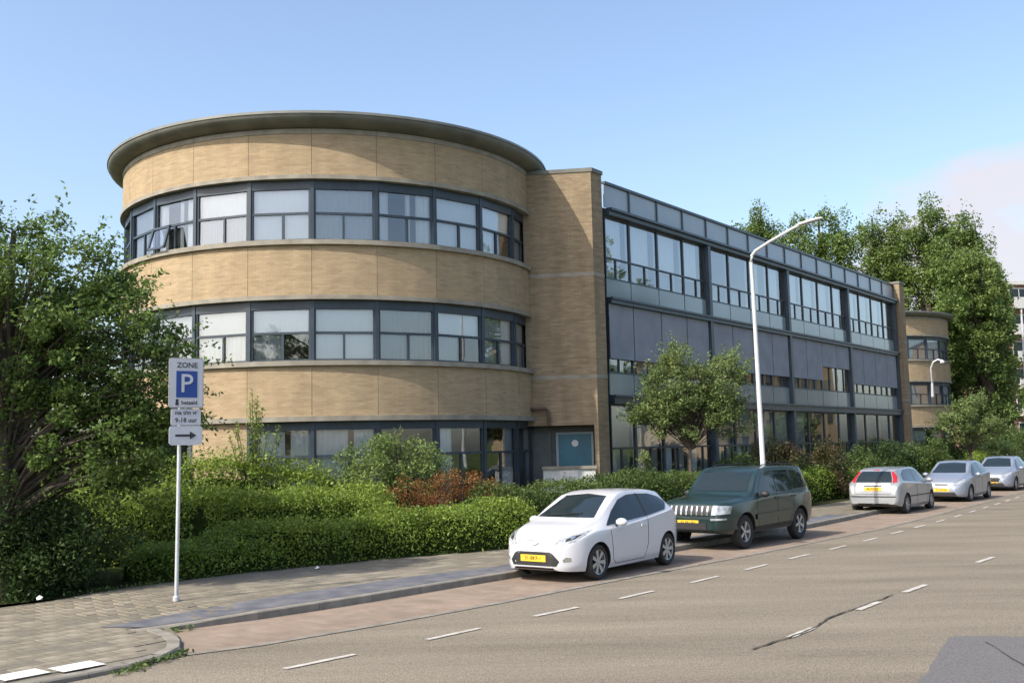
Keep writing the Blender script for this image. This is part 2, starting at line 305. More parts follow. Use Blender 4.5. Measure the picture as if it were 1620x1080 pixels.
# ------------------------------------------------------------------ ground, road, pavement, kerb
ud = Vector((.62, .785, 0)).normalized(); nd_ = Vector((ud.y, -ud.x, 0))      # street direction; nd_ points from building to road
kerb = [(-4.86, 13.46), (-4.39, 13.78), (-3.68, 14.35), (-2.95, 15.07), (-2.14, 15.95), (-1.24, 17.0), (-.2, 18.17), (3.2, 21.9), (7.84, 27.35), (9.82, 29.95), (15.6, 37.9), (23, 48.2), (34, 63.5), (62, 103), (110, 172)]
tip = [(-4.79, 13.62), (-4.30, 13.05), (-4.09, 12.60), (-3.99, 12.2), (-4.0, 11.88), (-4.12, 11.5), (-4.33, 11.12), (-4.69, 10.70), (-8.5, 6.6), (-14, .6)]
back = [(-14, 14.4), (-7.95, 15.81), (-7.22, 16.5), (-6.09, 18.0), (-4.95, 19.2), (-2.81, 20.95), (-.24, 22.6), (3.2, 26.3), (10.3, 35.1), (12.19, 37.4), (24, 53.0), (36, 70), (64, 108), (108, 174)]
def zp(x, y):
    t = ((x + 4.2) * ud.x + (y - 12.6) * ud.y) / 2.2; t = max(0, min(1, t)); t = t * t * (3 - 2 * t); return .055 + .065 * t
grd = MB(); S_ = 1600
grd.face([(-S_, -S_, -.06), (S_, -S_, -.06), (S_, S_, -.06), (-S_, S_, -.06)]); g = grd.build('ground', 'grass'); g['kind'] = 'structure'
# road as strips between the kerb line and the far side
def offs(pt, d): return (pt[0] + nd_.x * d, pt[1] + nd_.y * d)
rd = MB(); kl = [(-40, -28), (-14, .6 - .0)] + [(-8.5, 6.6), (-4.69, 10.7)] + kerb[0:]
kl = [(-45, -33), (-8.5, 6.6), (-5.2, 10.2)] + kerb[1:]
for a, b in zip(kl[:-1], kl[1:]):
    a0 = offs(a, -.6); b0 = offs(b, -.6); a1 = offs(a, 17); b1 = offs(b, 17)
    rd.face([(*a0, 0), (*a1, 0), (*b1, 0), (*b0, 0)])
road = rd.build('road', 'asphalt'); road['kind'] = 'structure'
# parking lane of red clinkers
pl = MB(); edge = [(-4.7, 11.35), (-3.94, 12.06), (-3.2, 12.55), (-1.85, 13.86), (-.18, 15.66), (.84, 16.85), (4.9, 21.4), (9.4, 26.7), (11.6, 29.6), (17.3, 37.4), (24.7, 47.8), (35.5, 62.8)]
inner = [(-5.3, 12.4)] + [(-4.95, 13.3), (-4.39, 13.80), (-2.95, 15.1), (-1.24, 17.03), (-.2, 18.2), (3.2, 21.93), (7.84, 27.38), (9.82, 29.98), (15.6, 37.93), (23, 48.23), (34, 63.53)]
for i in range(len(edge) - 1):
    pl.face([(*edge[i], .005), (*edge[i + 1], .005), (*inner[i + 1], .005), (*inner[i], .005)], 0)
park = pl.build('parking_lane', 'parking'); park['kind'] = 'structure'
gl_ = MB()
for a, b in zip(edge[1:-1], edge[2:]):
    gl_.face([(*a, .009), (*offs(a, .13), .009), (*offs(b, .13), .009), (*b, .009)])
tag(gl_.build('parking_edge_line', 'kerb'), kind='structure')
# pavement bed
bed = MB(); kk = list(reversed(tip)) + kerb[1:]
kk = [(-14, .6), (-8.5, 6.6), (-4.69, 10.7), (-4.12, 11.5), (-3.99, 12.2), (-4.30, 13.05), (-4.6, 13.62)] + kerb[2:]
bb_ = [(-30, 2), (-16, 13), (-10.5, 15.2), (-7.95, 15.81), (-7.4, 16.3), (-7.0, 16.9), (-6.5, 17.5), (-6.09, 18.0), (-4.95, 19.2), (-2.81, 20.95), (-.9, 22.0), (-.24, 22.6), (6, 29.6), (10.3, 35.1), (15, 41.3), (24, 53.0), (36, 70), (64, 108), (108, 174)]
kk = kk + [(150, 230)] * max(0, len(bb_) - len(kk)); 
kk = kk[:len(bb_)]
def zb(x, y): return zp(x, y) - .012
for i in range(len(kk) - 1):
    a, b, c, d = kk[i], kk[i + 1], bb_[i + 1], bb_[i]
    n = 5
    for j in range(n):
        f0, f1 = j / n, (j + 1) / n
        q = [(a[0] + (d[0] - a[0]) * f0, a[1] + (d[1] - a[1]) * f0), (b[0] + (c[0] - b[0]) * f0, b[1] + (c[1] - b[1]) * f0), (b[0] + (c[0] - b[0]) * f1, b[1] + (c[1] - b[1]) * f1), (a[0] + (d[0] - a[0]) * f1, a[1] + (d[1] - a[1]) * f1)]
        bed.face([(x, y, zb(x, y)) for x, y in q], 0)
pavement = bed.build('pavement', 'paving', weld=True); pavement['kind'] = 'structure'
def inside(x, y, poly):
    c = False; n = len(poly)
    for i in range(n):
        x1, y1 = poly[i]; x2, y2 = poly[(i + 1) % n]
        if (y1 > y) != (y2 > y) and x < (x2 - x1) * (y - y1) / (y2 - y1) + x1: c = not c
    return c
ppoly = [(-14, 1.2), (-8.6, 6.9), (-4.82, 10.82), (-4.30, 11.4), (-4.16, 11.9), (-4.18, 12.3), (-4.42, 12.98), (-4.9, 13.55)] + [offs(k, -.13) for k in kerb[1:9]] + [(6, 29.4), (3.2, 26.2), (-.24, 22.6), (-2.81, 20.95), (-4.95, 19.2), (-6.09, 18.0), (-7.22, 16.5), (-7.95, 15.81), (-14, 14.3)]
T = .30; tiles = []
o0 = Vector((-4.2, 12.6, 0))
for i in range(-36, 70):
    for j in range(-30, 12):
        cx = o0.x + ud.x * (i + (.5 if j % 2 else 0)) * T + nd_.x * j * T; cy = o0.y + ud.y * (i + (.5 if j % 2 else 0)) * T + nd_.y * j * T
        if cy < 4 or cy > 27 or cx / cy < -.62: continue
        if all(inside(cx + ud.x * a * .145 + nd_.x * b * .145, cy + ud.y * a * .145 + nd_.y * b * .145, ppoly) for a in (-1, 1) for b in (-1, 1)): tiles.append((math.hypot(cx, cy), cx, cy))
tiles.sort(); rz_t = math.atan2(ud.y, ud.x)
tmesh = []
for mname in ('tileA', 'tileB', 'tileC'):
    t_ = MB(); h = .1445; b = .139
    t_.face([(-b, -b, .012), (b, -b, .012), (b, b, .012), (-b, b, .012)])
    for (x0, y0, x1, y1) in ((-1, -1, 1, -1), (1, -1, 1, 1), (1, 1, -1, 1), (-1, 1, -1, -1)):
        t_.face([(x0 * h, y0 * h, -.01), (x1 * h, y1 * h, -.01), (x1 * h, y1 * h, .008), (x0 * h, y0 * h, .008)]); t_.face([(x0 * h, y0 * h, .008), (x1 * h, y1 * h, .008), (x1 * b, y1 * b, .012), (x0 * b, y0 * b, .012)])
    o_ = t_.build('paving_tile', mname); tmesh.append(o_.data); bpy.data.objects.remove(o_)
vis = [t for t in tiles if t[2] > 9.3]; near = vis[:300]; rest = vis[300:]
for k, (d_, x, y) in enumerate(near):
    o_ = link('paving_tile', tmesh[rnd.choice((0, 0, 1, 2))], pavement); o_.location = (x, y, zb(x, y) + rnd.uniform(-.0015, .0025)); o_.rotation_euler = (rnd.uniform(-.006, .006), rnd.uniform(-.006, .006), rz_t + rnd.uniform(-.008, .008))
rt = MB()
for (d_, x, y) in rest:
    z = zb(x, y) + rnd.uniform(-.0015, .0025); mi = rnd.choice((0, 0, 1, 2)); h = .1435
    c = [(x + ud.x * a * h + nd_.x * b * h, y + ud.y * a * h + nd_.y * b * h) for a, b in ((-1, -1), (-1, 1), (1, 1), (1, -1))]
    rt.face([(*q, z + .012) for q in reversed(c)], mi)
    for i in range(4): rt.face([(*c[i], z), (*c[(i + 1) % 4], z), (*c[(i + 1) % 4], z + .012), (*c[i], z + .012)], mi)
o_ = rt.build('paving_tile', ['tileA', 'tileB', 'tileC'], pavement); o_['kind'] = 'stuff'
# dark asphalt strip behind the kerb
st = MB(); ki = [offs(k, -.14) for k in kerb[:10]]; so = [(-5.55, 13.70), (-4.75, 14.55), (-4.1, 15.3), (-3.4, 16.2), (-2.5, 17.15), (-1.6, 18.1), (-.55, 18.95), (2.6, 22.5), (7.2, 27.9), (9.25, 30.4)]
ki[0] = (-4.95, 13.62)
for i in range(len(ki) - 1):
    q = [ki[i], ki[i + 1], so[i + 1], so[i]]; st.face([(x, y, zp(x, y) + .007) for x, y in q])
tag(st.build('asphalt_strip', 'strip'), kind='structure')
# kerb stones
kroot = MB()
for a, b in zip(kerb[8:-1], kerb[9:]):
    if a[1] > 45: kroot.face([(*a, .0), (*b, 0), (*b, .12), (*a, .12)]); kroot.face([(*a, .12), (*b, .12), (*offs(b, -.15), .12), (*offs(a, -.15), .12)])
kerbo = kroot.build('kerb', 'kerb'); kerbo['kind'] = 'structure'
def walk(pl_, step):
    out = []; acc = 0; cur = Vector(pl_[0])
    for nx in pl_[1:]:
        nx = Vector(nx)
        while (nx - cur).length >= step - acc:
            d = (nx - cur).normalized(); q = cur + d * (step - acc); out.append((q.x, q.y)); cur = q; acc = 0
        acc += (nx - cur).length; cur = nx
    return out
def kstone(a, b, w_=.14, ztop=None):
    a = Vector(a); b = Vector(b); d = (b - a).normalized(); nn = Vector((d.y, -d.x)); a = a + d * .004; b = b - d * .004
    z0 = -.03; za = zp(*a) + .004; zb_ = zp(*b) + .004; mb = MB(); bev = .018
    sec = lambda p, z: [(*p, z0), (*p, z - bev), (*(p - nn * bev), z), (*(p - nn * w_), z), (*(p - nn * w_), z0)]
    A, B = sec(a, za), sec(b, zb_)
    for i in range(4): mb.face([A[i], B[i], B[i + 1], A[i + 1]])
    mb.face(A[::-1]); mb.face(B)
    return mb.build('kerb_stone', 'kerb', kerbo)
# straight kerb, from where it rises
ks = [kerb[1]] + walk(kerb[1:13], 1.0)
for a, b in zip(ks[:-1], ks[1:]):
    if a[1] < 48: kstone(a, b)
kstone((-4.99, 13.40), kerb[1])
ks = walk([(-14, .6), (-8.5, 6.6), (-4.69, 10.70), (-4.33, 11.12), (-4.12, 11.5), (-4.0, 11.88), (-3.99, 12.2), (-4.09, 12.60), (-4.30, 13.05), (-4.79, 13.62)], .5)
for a, b in zip(ks[:-1], ks[1:]):
    if a[1] > 7: kstone(a, b, .16)
# garden and lawns
sheet('flower_bed', [(-30, 3), (-14, 14.4), (-7.95, 15.81), (-7.22, 16.5), (-6.09, 18.0), (-4.95, 19.2), (-2.81, 20.95), (-.24, 22.6), (3.2, 26.3), (10.3, 35.1), (24, 53), (34, 66), (30, 82), (-40, 60), (-50, 20)], .09, 'soil')
sheet('lawn', [(24, 52.9), (36, 69.9), (64, 107.9), (108, 173.9), (60, 190), (26, 100), (24, 72)], .10, 'grass')
# road markings
def dash(a, b, w_=.10, z=.010, m='paint', name='lane_dash'):
    a = Vector((*a, 0)); b = Vector((*b, 0)); d = (b - a).normalized(); n_ = Vector((d.y, -d.x, 0)) * w_ / 2
    mb = MB(); k = 6; pts = []
    for i in range(k + 1):
        p = a.lerp(b, i / k); pts.append((p - n_ * rnd.uniform(.8, 1.1), p + n_ * rnd.uniform(.8, 1.1)))
    for i in range(k):
        mb.face([(q.x, q.y, z) for q in (pts[i][0], pts[i][1], pts[i + 1][1], pts[i + 1][0])])
    return tag(mb.build(name, m), kind='structure')
dl = [(-2.52, 11.13), (-1.12, 12.62), (.22, 14.16), (1.54, 15.6), (2.9, 17.2), (4.16, 18.75), (5.4, 20.35), (6.68, 21.9), (7.95, 23.5), (9.2, 25.15), (10.4, 26.75), (11.65, 28.4), (12.9, 30.1), (14.1, 31.8), (15.3, 33.5), (16.5, 35.2)]
for i, a in enumerate(dl):
    d = Vector((dl[i + 1][0] - a[0], dl[i + 1][1] - a[1])).normalized() if i < len(dl) - 1 else Vector((.58, .81))
    dash(a, (a[0] + d.x * .95, a[1] + d.y * .95), .09)
for k in range(1, 22): 
    a = (16.5 + k * 1.19, 35.2 + k * 1.70); dash(a, (a[0] + .56, a[1] + .8))
for a, b in (((3.2, 12.25), (3.66, 12.84)), ((4.63, 14.09), (5.17, 14.75)), ((5.84, 15.59), (6.48, 16.34)), ((8.52, 19.05), (9.22, 19.88)), ((11.2, 22.4), (11.9, 23.3)), ((13.9, 25.9), (14.6, 26.8))): dash(a, b, .10)
for c in ((-5.22, 10.86), (-4.785, 11.22)):
    q = [Vector(c) + Vector((ud.x, ud.y)) * a * .24 + Vector((nd_.x, nd_.y)) * b * .17 for a, b in ((-1, -1), (-1, 1), (1, 1), (1, -1))]
    mb = MB(); mb.face([(p.x, p.y, zp(p.x, p.y) + .010) for p in reversed(q)]); tag(mb.build('white_block_marking', 'paint_bright'), kind='structure')
mb = MB(); mb.face([(*offs((-45, -33), 17), .02), (*offs((-45, -33), 26), .02), (*offs((110, 172), 26), .02), (*offs((110, 172), 17), .02)]); tag(mb.build('far_pavement', 'paving'), kind='structure')
# darker area of the road surface, and cracks
mb = MB(); mb.face([(x, y, .006) for x, y in ((3.2, 8.6), (8.5, 8.6), (8.2, 11.7), (7.1, 11.78), (6.4, 11.93), (5.83, 11.98), (5.55, 12.08), (5.3, 12.10), (5.12, 12.11), (4.97, 12.0), (4.88, 11.82), (4.72, 11.55), (4.55, 11.25), (4.42, 10.98), (4.2, 10.62), (4.05, 10.3), (3.8, 9.95), (3.6, 9.5))]); tag(mb.build('darker_road_area', 'asphalt_dark'), kind='structure')
def crack(pts, w_):
    mb = MB(); P = []
    fine = []
    for a, b in zip(pts[:-1], pts[1:]):
        for i in range(6): fine.append(Vector(a).lerp(Vector(b), i / 6) + Vector((rnd.uniform(-.012, .012), rnd.uniform(-.012, .012))))
    for p in fine: ww = w_ * rnd.uniform(.3, 1); P.append(((p.x - ww, p.y + ww * .3, .0135), (p.x + ww, p.y - ww * .3, .0135)))
    for i in range(len(P) - 1): mb.face([P[i][0], P[i][1], P[i + 1][1], P[i + 1][0]])
    return tag(mb.build('road_crack', 'tar'), kind='structure')
crack([(2.6, 11.6), (3.3, 12.35), (3.72, 12.9), (4.05, 13.5), (4.6, 14.15), (5.1, 14.75), (5.7, 15.5)], .022)
crack([(4.62, 8.7), (5.05, 10.2), (5.32, 12.0)], .012)
crack([(3.0, 11.2), (3.3, 11.2)], .02)

# ------------------------------------------------------------------ the building
A = Vector((3.03, 33.52, 0)); D = Vector((math.cos(.911), math.sin(.911), 0)); Nn = Vector((D.y, -D.x, 0))
bld = thing('school_building', 'long three storey yellow brick and glass building with a round drum at each end', 'building', (A.x, A.y, 0), .911)
FB = Fr(A, D, Nn)
ZR = dict(top=11.79, w1t=9.98, w1b=8.23, w2t=6.55, w2b=4.83, g=3.18)
def window(name, fr, x0, x1, z0, z1, zt, mid, curt, depth=.1, mg='glass', head=.0, fw=.05, sash=None, curt_y=-.15, frame='frame', grp=bld):
    """frame with transom and lower mullions in frame fr (y outward); panes and curtains are its children"""
    mb = MB(); y0, y1 = -depth, 0
    zt1 = z1 - head
    mb.box(fr, x0, x1, y0, y1, z0, z0 + fw); mb.box(fr, x0, x1, y0, y1 + (.02 if head else 0), zt1 - fw, z1)
    mb.box(fr, x0, x0 + fw, y0, y1 - .002, z0 + fw, zt1 - fw); mb.box(fr, x1 - fw, x1, y0, y1 - .002, z0 + fw, zt1 - fw)
    xs = [x0 + fw]; 
    if zt: mb.box(fr, x0 + fw, x1 - fw, y0 + .01, y1 - .006, zt - fw * .6, zt + fw * .6)
    ztt = zt if zt else zt1 - fw
    for mx in mid: mb.box(fr, mx - fw * .55, mx + fw * .55, y0 + .012, y1 - .010, z0 + fw, (zt - fw * .6) if zt else zt1 - fw)
    o = mb.build(name, frame, bld)
    cells = []
    if zt: cells.append((x0 + fw, x1 - fw, zt + fw * .6, zt1 - fw))
    xx = [x0 + fw] + [q for mx in mid for q in (mx - fw * .55, mx + fw * .55)] + [x1 - fw]
    for i in range(0, len(xx), 2): cells.append((xx[i], xx[i + 1], z0 + fw, (zt - fw * .6) if zt else zt1 - fw))
    for (a, b, c, d) in cells:
        pb = MB(); ty = -.05 + rnd.uniform(-.004, .004); tt = rnd.uniform(-.006, .006)
        pb.face([fr.P(a, ty, c), fr.P(b, ty, c), fr.P(b, ty + tt + .002, d), fr.P(a, ty + tt, d)])
        pb.build('pane', mg, o)
    for (a, b, c, d, mt) in curt:
        cb = MB(); n = max(4, int((b - a) / .07)); pts = []
        for i in range(n + 1):
            x = a + (b - a) * i / n; pts.append((x, curt_y + (.018 * (1 if i % 2 else -1) if mt != 'blind' else 0)))
        for i in range(n):
            cb.face([fr.P(pts[i][0], pts[i][1], c), fr.P(pts[i][0], pts[i][1], d), fr.P(pts[i + 1][0], pts[i + 1][1], d), fr.P(pts[i + 1][0], pts[i + 1][1], c)])
        cb.build('curtain', {'w': 'curtain', 'g': 'curtain_grey', 'blind': 'curtain', 'o': 'orange'}[mt], o, smooth=False)
    return o

def drum(C, RR, k0, k1, ang0, da, curtains, ground, dz=0):
    c = (C[0], C[1])
    Aa = lambda k: ang0 + da * k
    # brick spandrels, one panel per bay, with open joints
    for k in range(k0, k1):
        a0, a1 = Aa(k) + .0008, Aa(k + 1) - .0008
        for z0, z1 in ((10.10, 11.30), (6.67, 8.10), (3.30, 4.70)):
            MB().arc(c, RR - .22, RR, a0, a1, z0, z1, 5).build('brick_panel', 'brick', bld, smooth=True, weld=True)
        MB().arc(c, RR - .22, RR + .02, a0, a1, 11.30, 11.44, 5).build('coping_block', 'concrete', bld, smooth=True, weld=True)
        for z0, z1, ov in ((9.98, 10.10, .07), (8.10, 8.235, .10), (6.55, 6.67, .07), (4.70, 4.835, .10), (3.16, 3.30, .09)):
            MB().arc(c, RR - .25, RR + ov, a0 - .001, a1 + .001, z0, z1, 5).build('ledge_block', 'concrete', bld, smooth=True, weld=True)
    # cornice
    prof = [(RR - .1, 11.445), (RR + .12, 11.46), (RR + .32, 11.54), (RR + .44, 11.63), (RR + .47, 11.70), (RR + .47, 11.74), (RR + .40, 11.80), (RR - .3, 11.86), (.01, 11.92)]
    cm = MB(); cm.lathe([(r, z) for r, z in prof], (c[0], c[1], 0), 96); cor = cm.build('cornice', 'cornice', bld, smooth=True, angle=R(50)); MB().arc(c, RR + .38, RR + .50, 0, 2 * math.pi, 11.735, 11.81, 96, caps=False).build('cornice_rim', 'rim_zinc', cor, smooth=True, weld=True)
    # inner structure: back wall, slabs
    inn = MB().arc(c, RR - 2.6, RR - 2.45, 0, 2 * math.pi, .1, 11.4, 48, caps=False).build('inner_wall', 'room', bld)
    jb = MB().arc(c, RR - .30, RR - .225, Aa(k0), Aa(k1), 10.1, 11.43, 60).arc(c, RR - .30, RR - .225, Aa(k0), Aa(k1), 6.67, 8.10, 60).arc(c, RR - .30, RR - .225, Aa(k0), Aa(k1), 3.3, 4.70, 60)
    jb.build('backing_wall', 'joint', bld)
    sl = MB()
    for z0, z1 in ((10.0, 10.25), (6.45, 6.62), (3.05, 3.25), (.0, .12)): sl.arc(c, .05, RR - .3, 0, 2 * math.pi, z0, z1, 48, caps=False)
    sl.build('floor_slab', 'room', bld)
    # windows
    for k in range(k0, k1):
        am = (Aa(k) + Aa(k + 1)) / 2; hw = (RR - .1) * math.sin(da / 2)
        r_ = (RR - .10) * math.cos(da / 2)
        er = Vector((math.cos(am), math.sin(am))); et = Vector((-er.y, er.x))
        fr = Fr((c[0] + er.x * r_, c[1] + er.y * r_, 0), et, er)
        for lev, (z0, z1) in enumerate(((ZR['w1b'], ZR['w1t']), (ZR['w2b'], ZR['w2t']))):
            mode = curtains[lev].get(k, 'w'); cur = []
            e = hw - .07
            if mode == 'w': cur = [(-e, e, z0, z1 - .2, 'w')]
            elif mode == 'b': cur = [(-e, e, z0 + .82, z1 - .2, 'blind'), (-e, (.0, e, e)[(k + lev) % 3], z0, z0 + .80, ('w', 'blind', 'g')[(k * 2 + lev) % 3])]
            elif mode == 'g': cur = [(-e, e, z0, z1 - .2, 'g')]
            elif mode == 'p': cur = [(-e, -e + .35, z0, z1 - .2, 'w'), (.05, .2, z0, z1 - .2, 'w'), (.38, e, z0, z1 - .2, 'w')]
            elif mode == 'h': cur = [(-e, e, z0 + .9, z1 - .2, 'blind'), (.1, e, z0, z0 + .9, 'w')]
            elif mode == 'l': cur = [(-e, .3, z0, z1 - .2, 'g'), (.32, e, z0, z1 - .2, 'w')]
            window('window', fr, -hw + .05, hw - .05, z0 + .01, z1 - .005, z0 + .80, [0.0 + (.06 if (k * 7 + lev * 3) % 3 else -.02)], cur, head=.20, fw=.055)
        # ground floor
        if k in ground:
            gm = ground[k]; cur = []
            if gm == 'brick':
                MB().arc(c, RR - .3, RR - .06, Aa(k) + .004, Aa(k + 1) - .004, .1, 3.155, 5).build('brick_panel', 'brick', bld, smooth=True, weld=True); continue
            if gm == 'void': continue
            e = hw - .08
            if gm == 'w': cur = [(-e, e * .1, .5, 2.95, 'w'), (e * .3, e, .5, 2.95, 'w')]
            if gm == 'g': cur = [(-e, e * .5, .5, 2.95, 'g')]
            if gm == 'h': cur = [(-e, e * -.3, .5, 2.95, 'w')]
            if gm == 's': cur = [(e * .4, e, .5, 2.95, 'g')]
            window('window', fr, -hw + .05, hw - .05, .5, 3.155, 2.2, [0.0], cur, head=.18, fw=.055)
            MB().box(fr, -hw + .002, hw - .002, -.2, -.0, .02, .5).build('plinth', 'concrete', bld)
    # mullions
    for k in range(k0, k1 + 1):
        a = Aa(k); er = Vector((math.cos(a), math.sin(a))); et = Vector((-er.y, er.x)); fr = Fr((c[0] + er.x * (RR - .1), c[1] + er.y * (RR - .1), 0), et, er)
        for z0, z1 in ((8.237, 9.978), (4.837, 6.548), (.1, 3.155)):
            MB().box(fr, -.052, .052, -.14, .035, z0, z1).build('mullion', 'frame', bld)
C1 = (-6.115, 34.80); RD = 6.97
ca = math.atan2(-34.8, 6.115); DA = 2 * math.pi / 24; A0 = ca - .8693 + .2591 * 3.5 - DA * 3.5
drum(C1, RD, -5, 10, A0, DA,
     [{-2: 'l', -1: 'l', 0: 'p', 1: 'b', 2: 'b', 3: 'g', 4: 'p', 5: 'b', 6: 'b', 7: 'g', 8: 'g', 9: 'g'}, {-1: 'g', 0: 'h', 1: 'b', 2: 'b', 3: 'b', 4: 'g', 5: 'b', 6: 'l', 7: 'g', 8: 'g'}],
     {-5: 'g', -4: 'g', -3: 'g', -2: 'g', -1: 'g', 0: 'void', 1: 'brick', 2: 'w', 3: 'w', 4: 'n', 5: 'h', 6: 's', 7: 's', 8: 's', 9: 'g'})
C2 = (27.9, 81.7)
drum(C2, RD, 3, 14, A0 - DA * .4, DA, [{k: 'wgwlg'[k % 5] for k in range(20)}, {k: 'gwlgg'[k % 5] for k in range(20)}], {k: 'g' for k in range(3, 14)})
# tilted open sash in the top row
aS = A0 + DA * .28; er = Vector((math.cos(aS), math.sin(aS))); et = Vector((-er.y, er.x)); frs = Fr((C1[0] + er.x * (RD - .03), C1[1] + er.y * (RD - .03), 0), et, er)
sm_ = MB()
for (xa, xb, za, zb2) in ((-.42, -.34, 8.3, 9.0), (.34, .42, 8.3, 9.0), (-.42, .42, 8.3, 8.37), (-.42, .42, 8.93, 9.0)):
    f_ = lambda z: (9.0 - z) * .28
    P = frs.P
    a8 = [P(xa, f_(za), za), P(xb, f_(za), za), P(xb, f_(zb2), zb2), P(xa, f_(zb2), zb2)]; b8 = [q + Vector((er.x, er.y, 0)) * .06 for q in a8]
    sm_.face(b8); sm_.face(a8[::-1])
    for i in range(4): sm_.face([a8[i], a8[(i + 1) % 4], b8[(i + 1) % 4], b8[i]])
sash = sm_.build('open_sash', 'frame', bld)
pb = MB(); pb.face([frs.P(-.34, .19 + .03, 8.37), frs.P(.34, .19 + .03, 8.37), frs.P(.34, .02 + .03, 8.93), frs.P(-.34, .02 + .03, 8.93)]); pb.build('pane', 'glass', sash)

# pier between drum and glass wing
P0 = Vector((.45, 32.93)); P1 = Vector((2.72, 32.60)); P2 = P1 + Vector((D.x, D.y)) * .64; P3 = P2 - Vector((Nn.x, Nn.y)) * 1.6; P4 = Vector((.45, 34.4))
def belt(pts, grow): 
    c = sum(pts, Vector((0, 0))) / len(pts); return [tuple(p + (p - c).normalized() * grow) for p in pts]
pp = [P0, P1, P2, P3, P4]
for z0, z1 in ((3.0, 4.50), (4.62, 7.86), (7.98, 11.33)): MB().prism([tuple(p) for p in pp], z0, z1).build('brick_pier', 'brick_pier', bld)
for z0, z1 in ((4.50, 4.62), (7.86, 7.98)): MB().prism(belt(pp, .012), z0, z1).build('concrete_belt', 'concrete', bld)
MB().prism(belt(pp, .05), 11.33, 11.46).build('pier_cap', 'cornice', bld)
MB().prism([tuple(q) for q in (P1 + Vector((-.13, .02)), P1, P2, P2 + Vector((-.12, .12)))], .05, 3.0).build('brick_jamb', 'brick_pier', bld)
# door recess under the pier
fd = Fr((0.6, 33.45, 0), Vector((1, -.12)).normalized(), Vector((-.12, -1)).normalized())
MB().box(fd, -.5, 2.5, -.5, -.12, .05, 3.0).build('recess_wall', 'doordark', bld)
MB().box(fd, -.3, .62, -.12, -.04, .1, 2.75).build('dark_panel', 'doordark', bld)
dr = MB().box(fd, .86, 1.94, -.06, -.01, .1, 2.72).build('door', 'door', bld)
db = MB().box(fd, .78, .86, -.08, .03, .1, 2.78).box(fd, 1.94, 2.01, -.08, .03, .1, 2.78).box(fd, .86, 1.94, -.08, .028, 2.72, 2.78); db.build('door_frame', 'lightframe', bld)
sk = MB(); pc = [fd.P(1.40 + .11 * math.cos(t), .0, 2.42 + .11 * math.sin(t)) for t in [k * math.pi / 8 for k in range(16)]]; sk.face(pc)
sk.build('round_sticker', 'paint_bright', dr); MB().box(fd, .93, .97, -.01, .06, 1.0, 1.2).build('handle', 'chrome', dr)
MB().tube([(.62, 32.86, 3.55), (.62, 32.72, 3.55), (1.05, 32.66, 3.55), (1.12, 32.66, 3.48), (1.12, 32.66, 3.0)], .055, 8).build('overflow_pipe', 'rust', bld, smooth=True)
# low white wall with sign in front of the door
lw = thing('low_wall', 'low white wall with grey cap and a small white board in front of the teal door', 'wall', (1.7, 32.2, 0))
fl = Fr((.9, 32.25, 0), Vector((1, -.02)).normalized(), Vector((-.02, -1)).normalized())
MB().box(fl, 0, 1.66, -.15, 0, .05, 1.60).build('wall', 'concrete_light', lw); MB().box(fl, -.04, 1.70, -.2, .05, 1.60, 1.70).build('cap', 'concrete', lw)
sb = MB().box(fl, .53, 1.09, .001, .02, 1.02, 1.57).build('sign_board', 'paint_bright', lw)
tm = MB(); text_mb(tm, 'Foras', .19, fl.P(.81, .021, 1.34), fl.x, fl.y, bold=.006); tm.build('lettering', 'signgrey', sb)

# glass wing ------------------------------------------------
W_ = 1.959; NB = 16; LT = W_ * NB
S0 = .35
for i in range(NB):     # parapet
    x0 = max(i * W_, S0) + .02; x1 = (i + 1) * W_ - .02
    MB().box(FB, x0, x1, -.04, -.0, 10.42, 11.20).build('parapet_panel', 'glass_frost', bld)
    MB().box(FB, (i + 1) * W_ - .035, (i + 1) * W_ + .035, -.06, .05, 10.36, 11.22).build('parapet_post', 'steel', bld)
MB().box(FB, S0, LT + .03, -.08, .07, 11.22, 11.31).build('top_rail', 'steel', bld)
MB().box(FB, S0, LT + .03, -.3, .20, 10.14, 10.28).box(FB, S0, LT + .03, -.3, .30, 10.28, 10.36).build('eaves_beam', 'steel', bld)
for z0, z1 in ((7.10, 7.30), (3.70, 4.00)):
    MB().box(FB, S0, LT + .03, -.3, .18, z0, z1 - .07).box(FB, S0, LT + .03, -.3, .24, z1 - .07, z1).build('floor_beam', 'steel', bld)
for k in (4, 8, 12, 16):
    for z0, z1 in ((7.302, 10.138), (4.002, 7.098), (.05, 3.698)):
        MB().box(FB, k * W_ - (.17 if k < 16 else .3), k * W_ + (.05 if k < 16 else .0), -.1, .16, z0, z1).build('column', 'steel', bld)
MB().box(FB, S0, LT, -.3, 0, .02, .80).build('plinth', 'concrete', bld)
warm_bays = {10: 'o', 11: 'o', 13: 'o', 14: 'o', 12: 'o'}  # bays whose curtain colour carries the painted yellow reflection
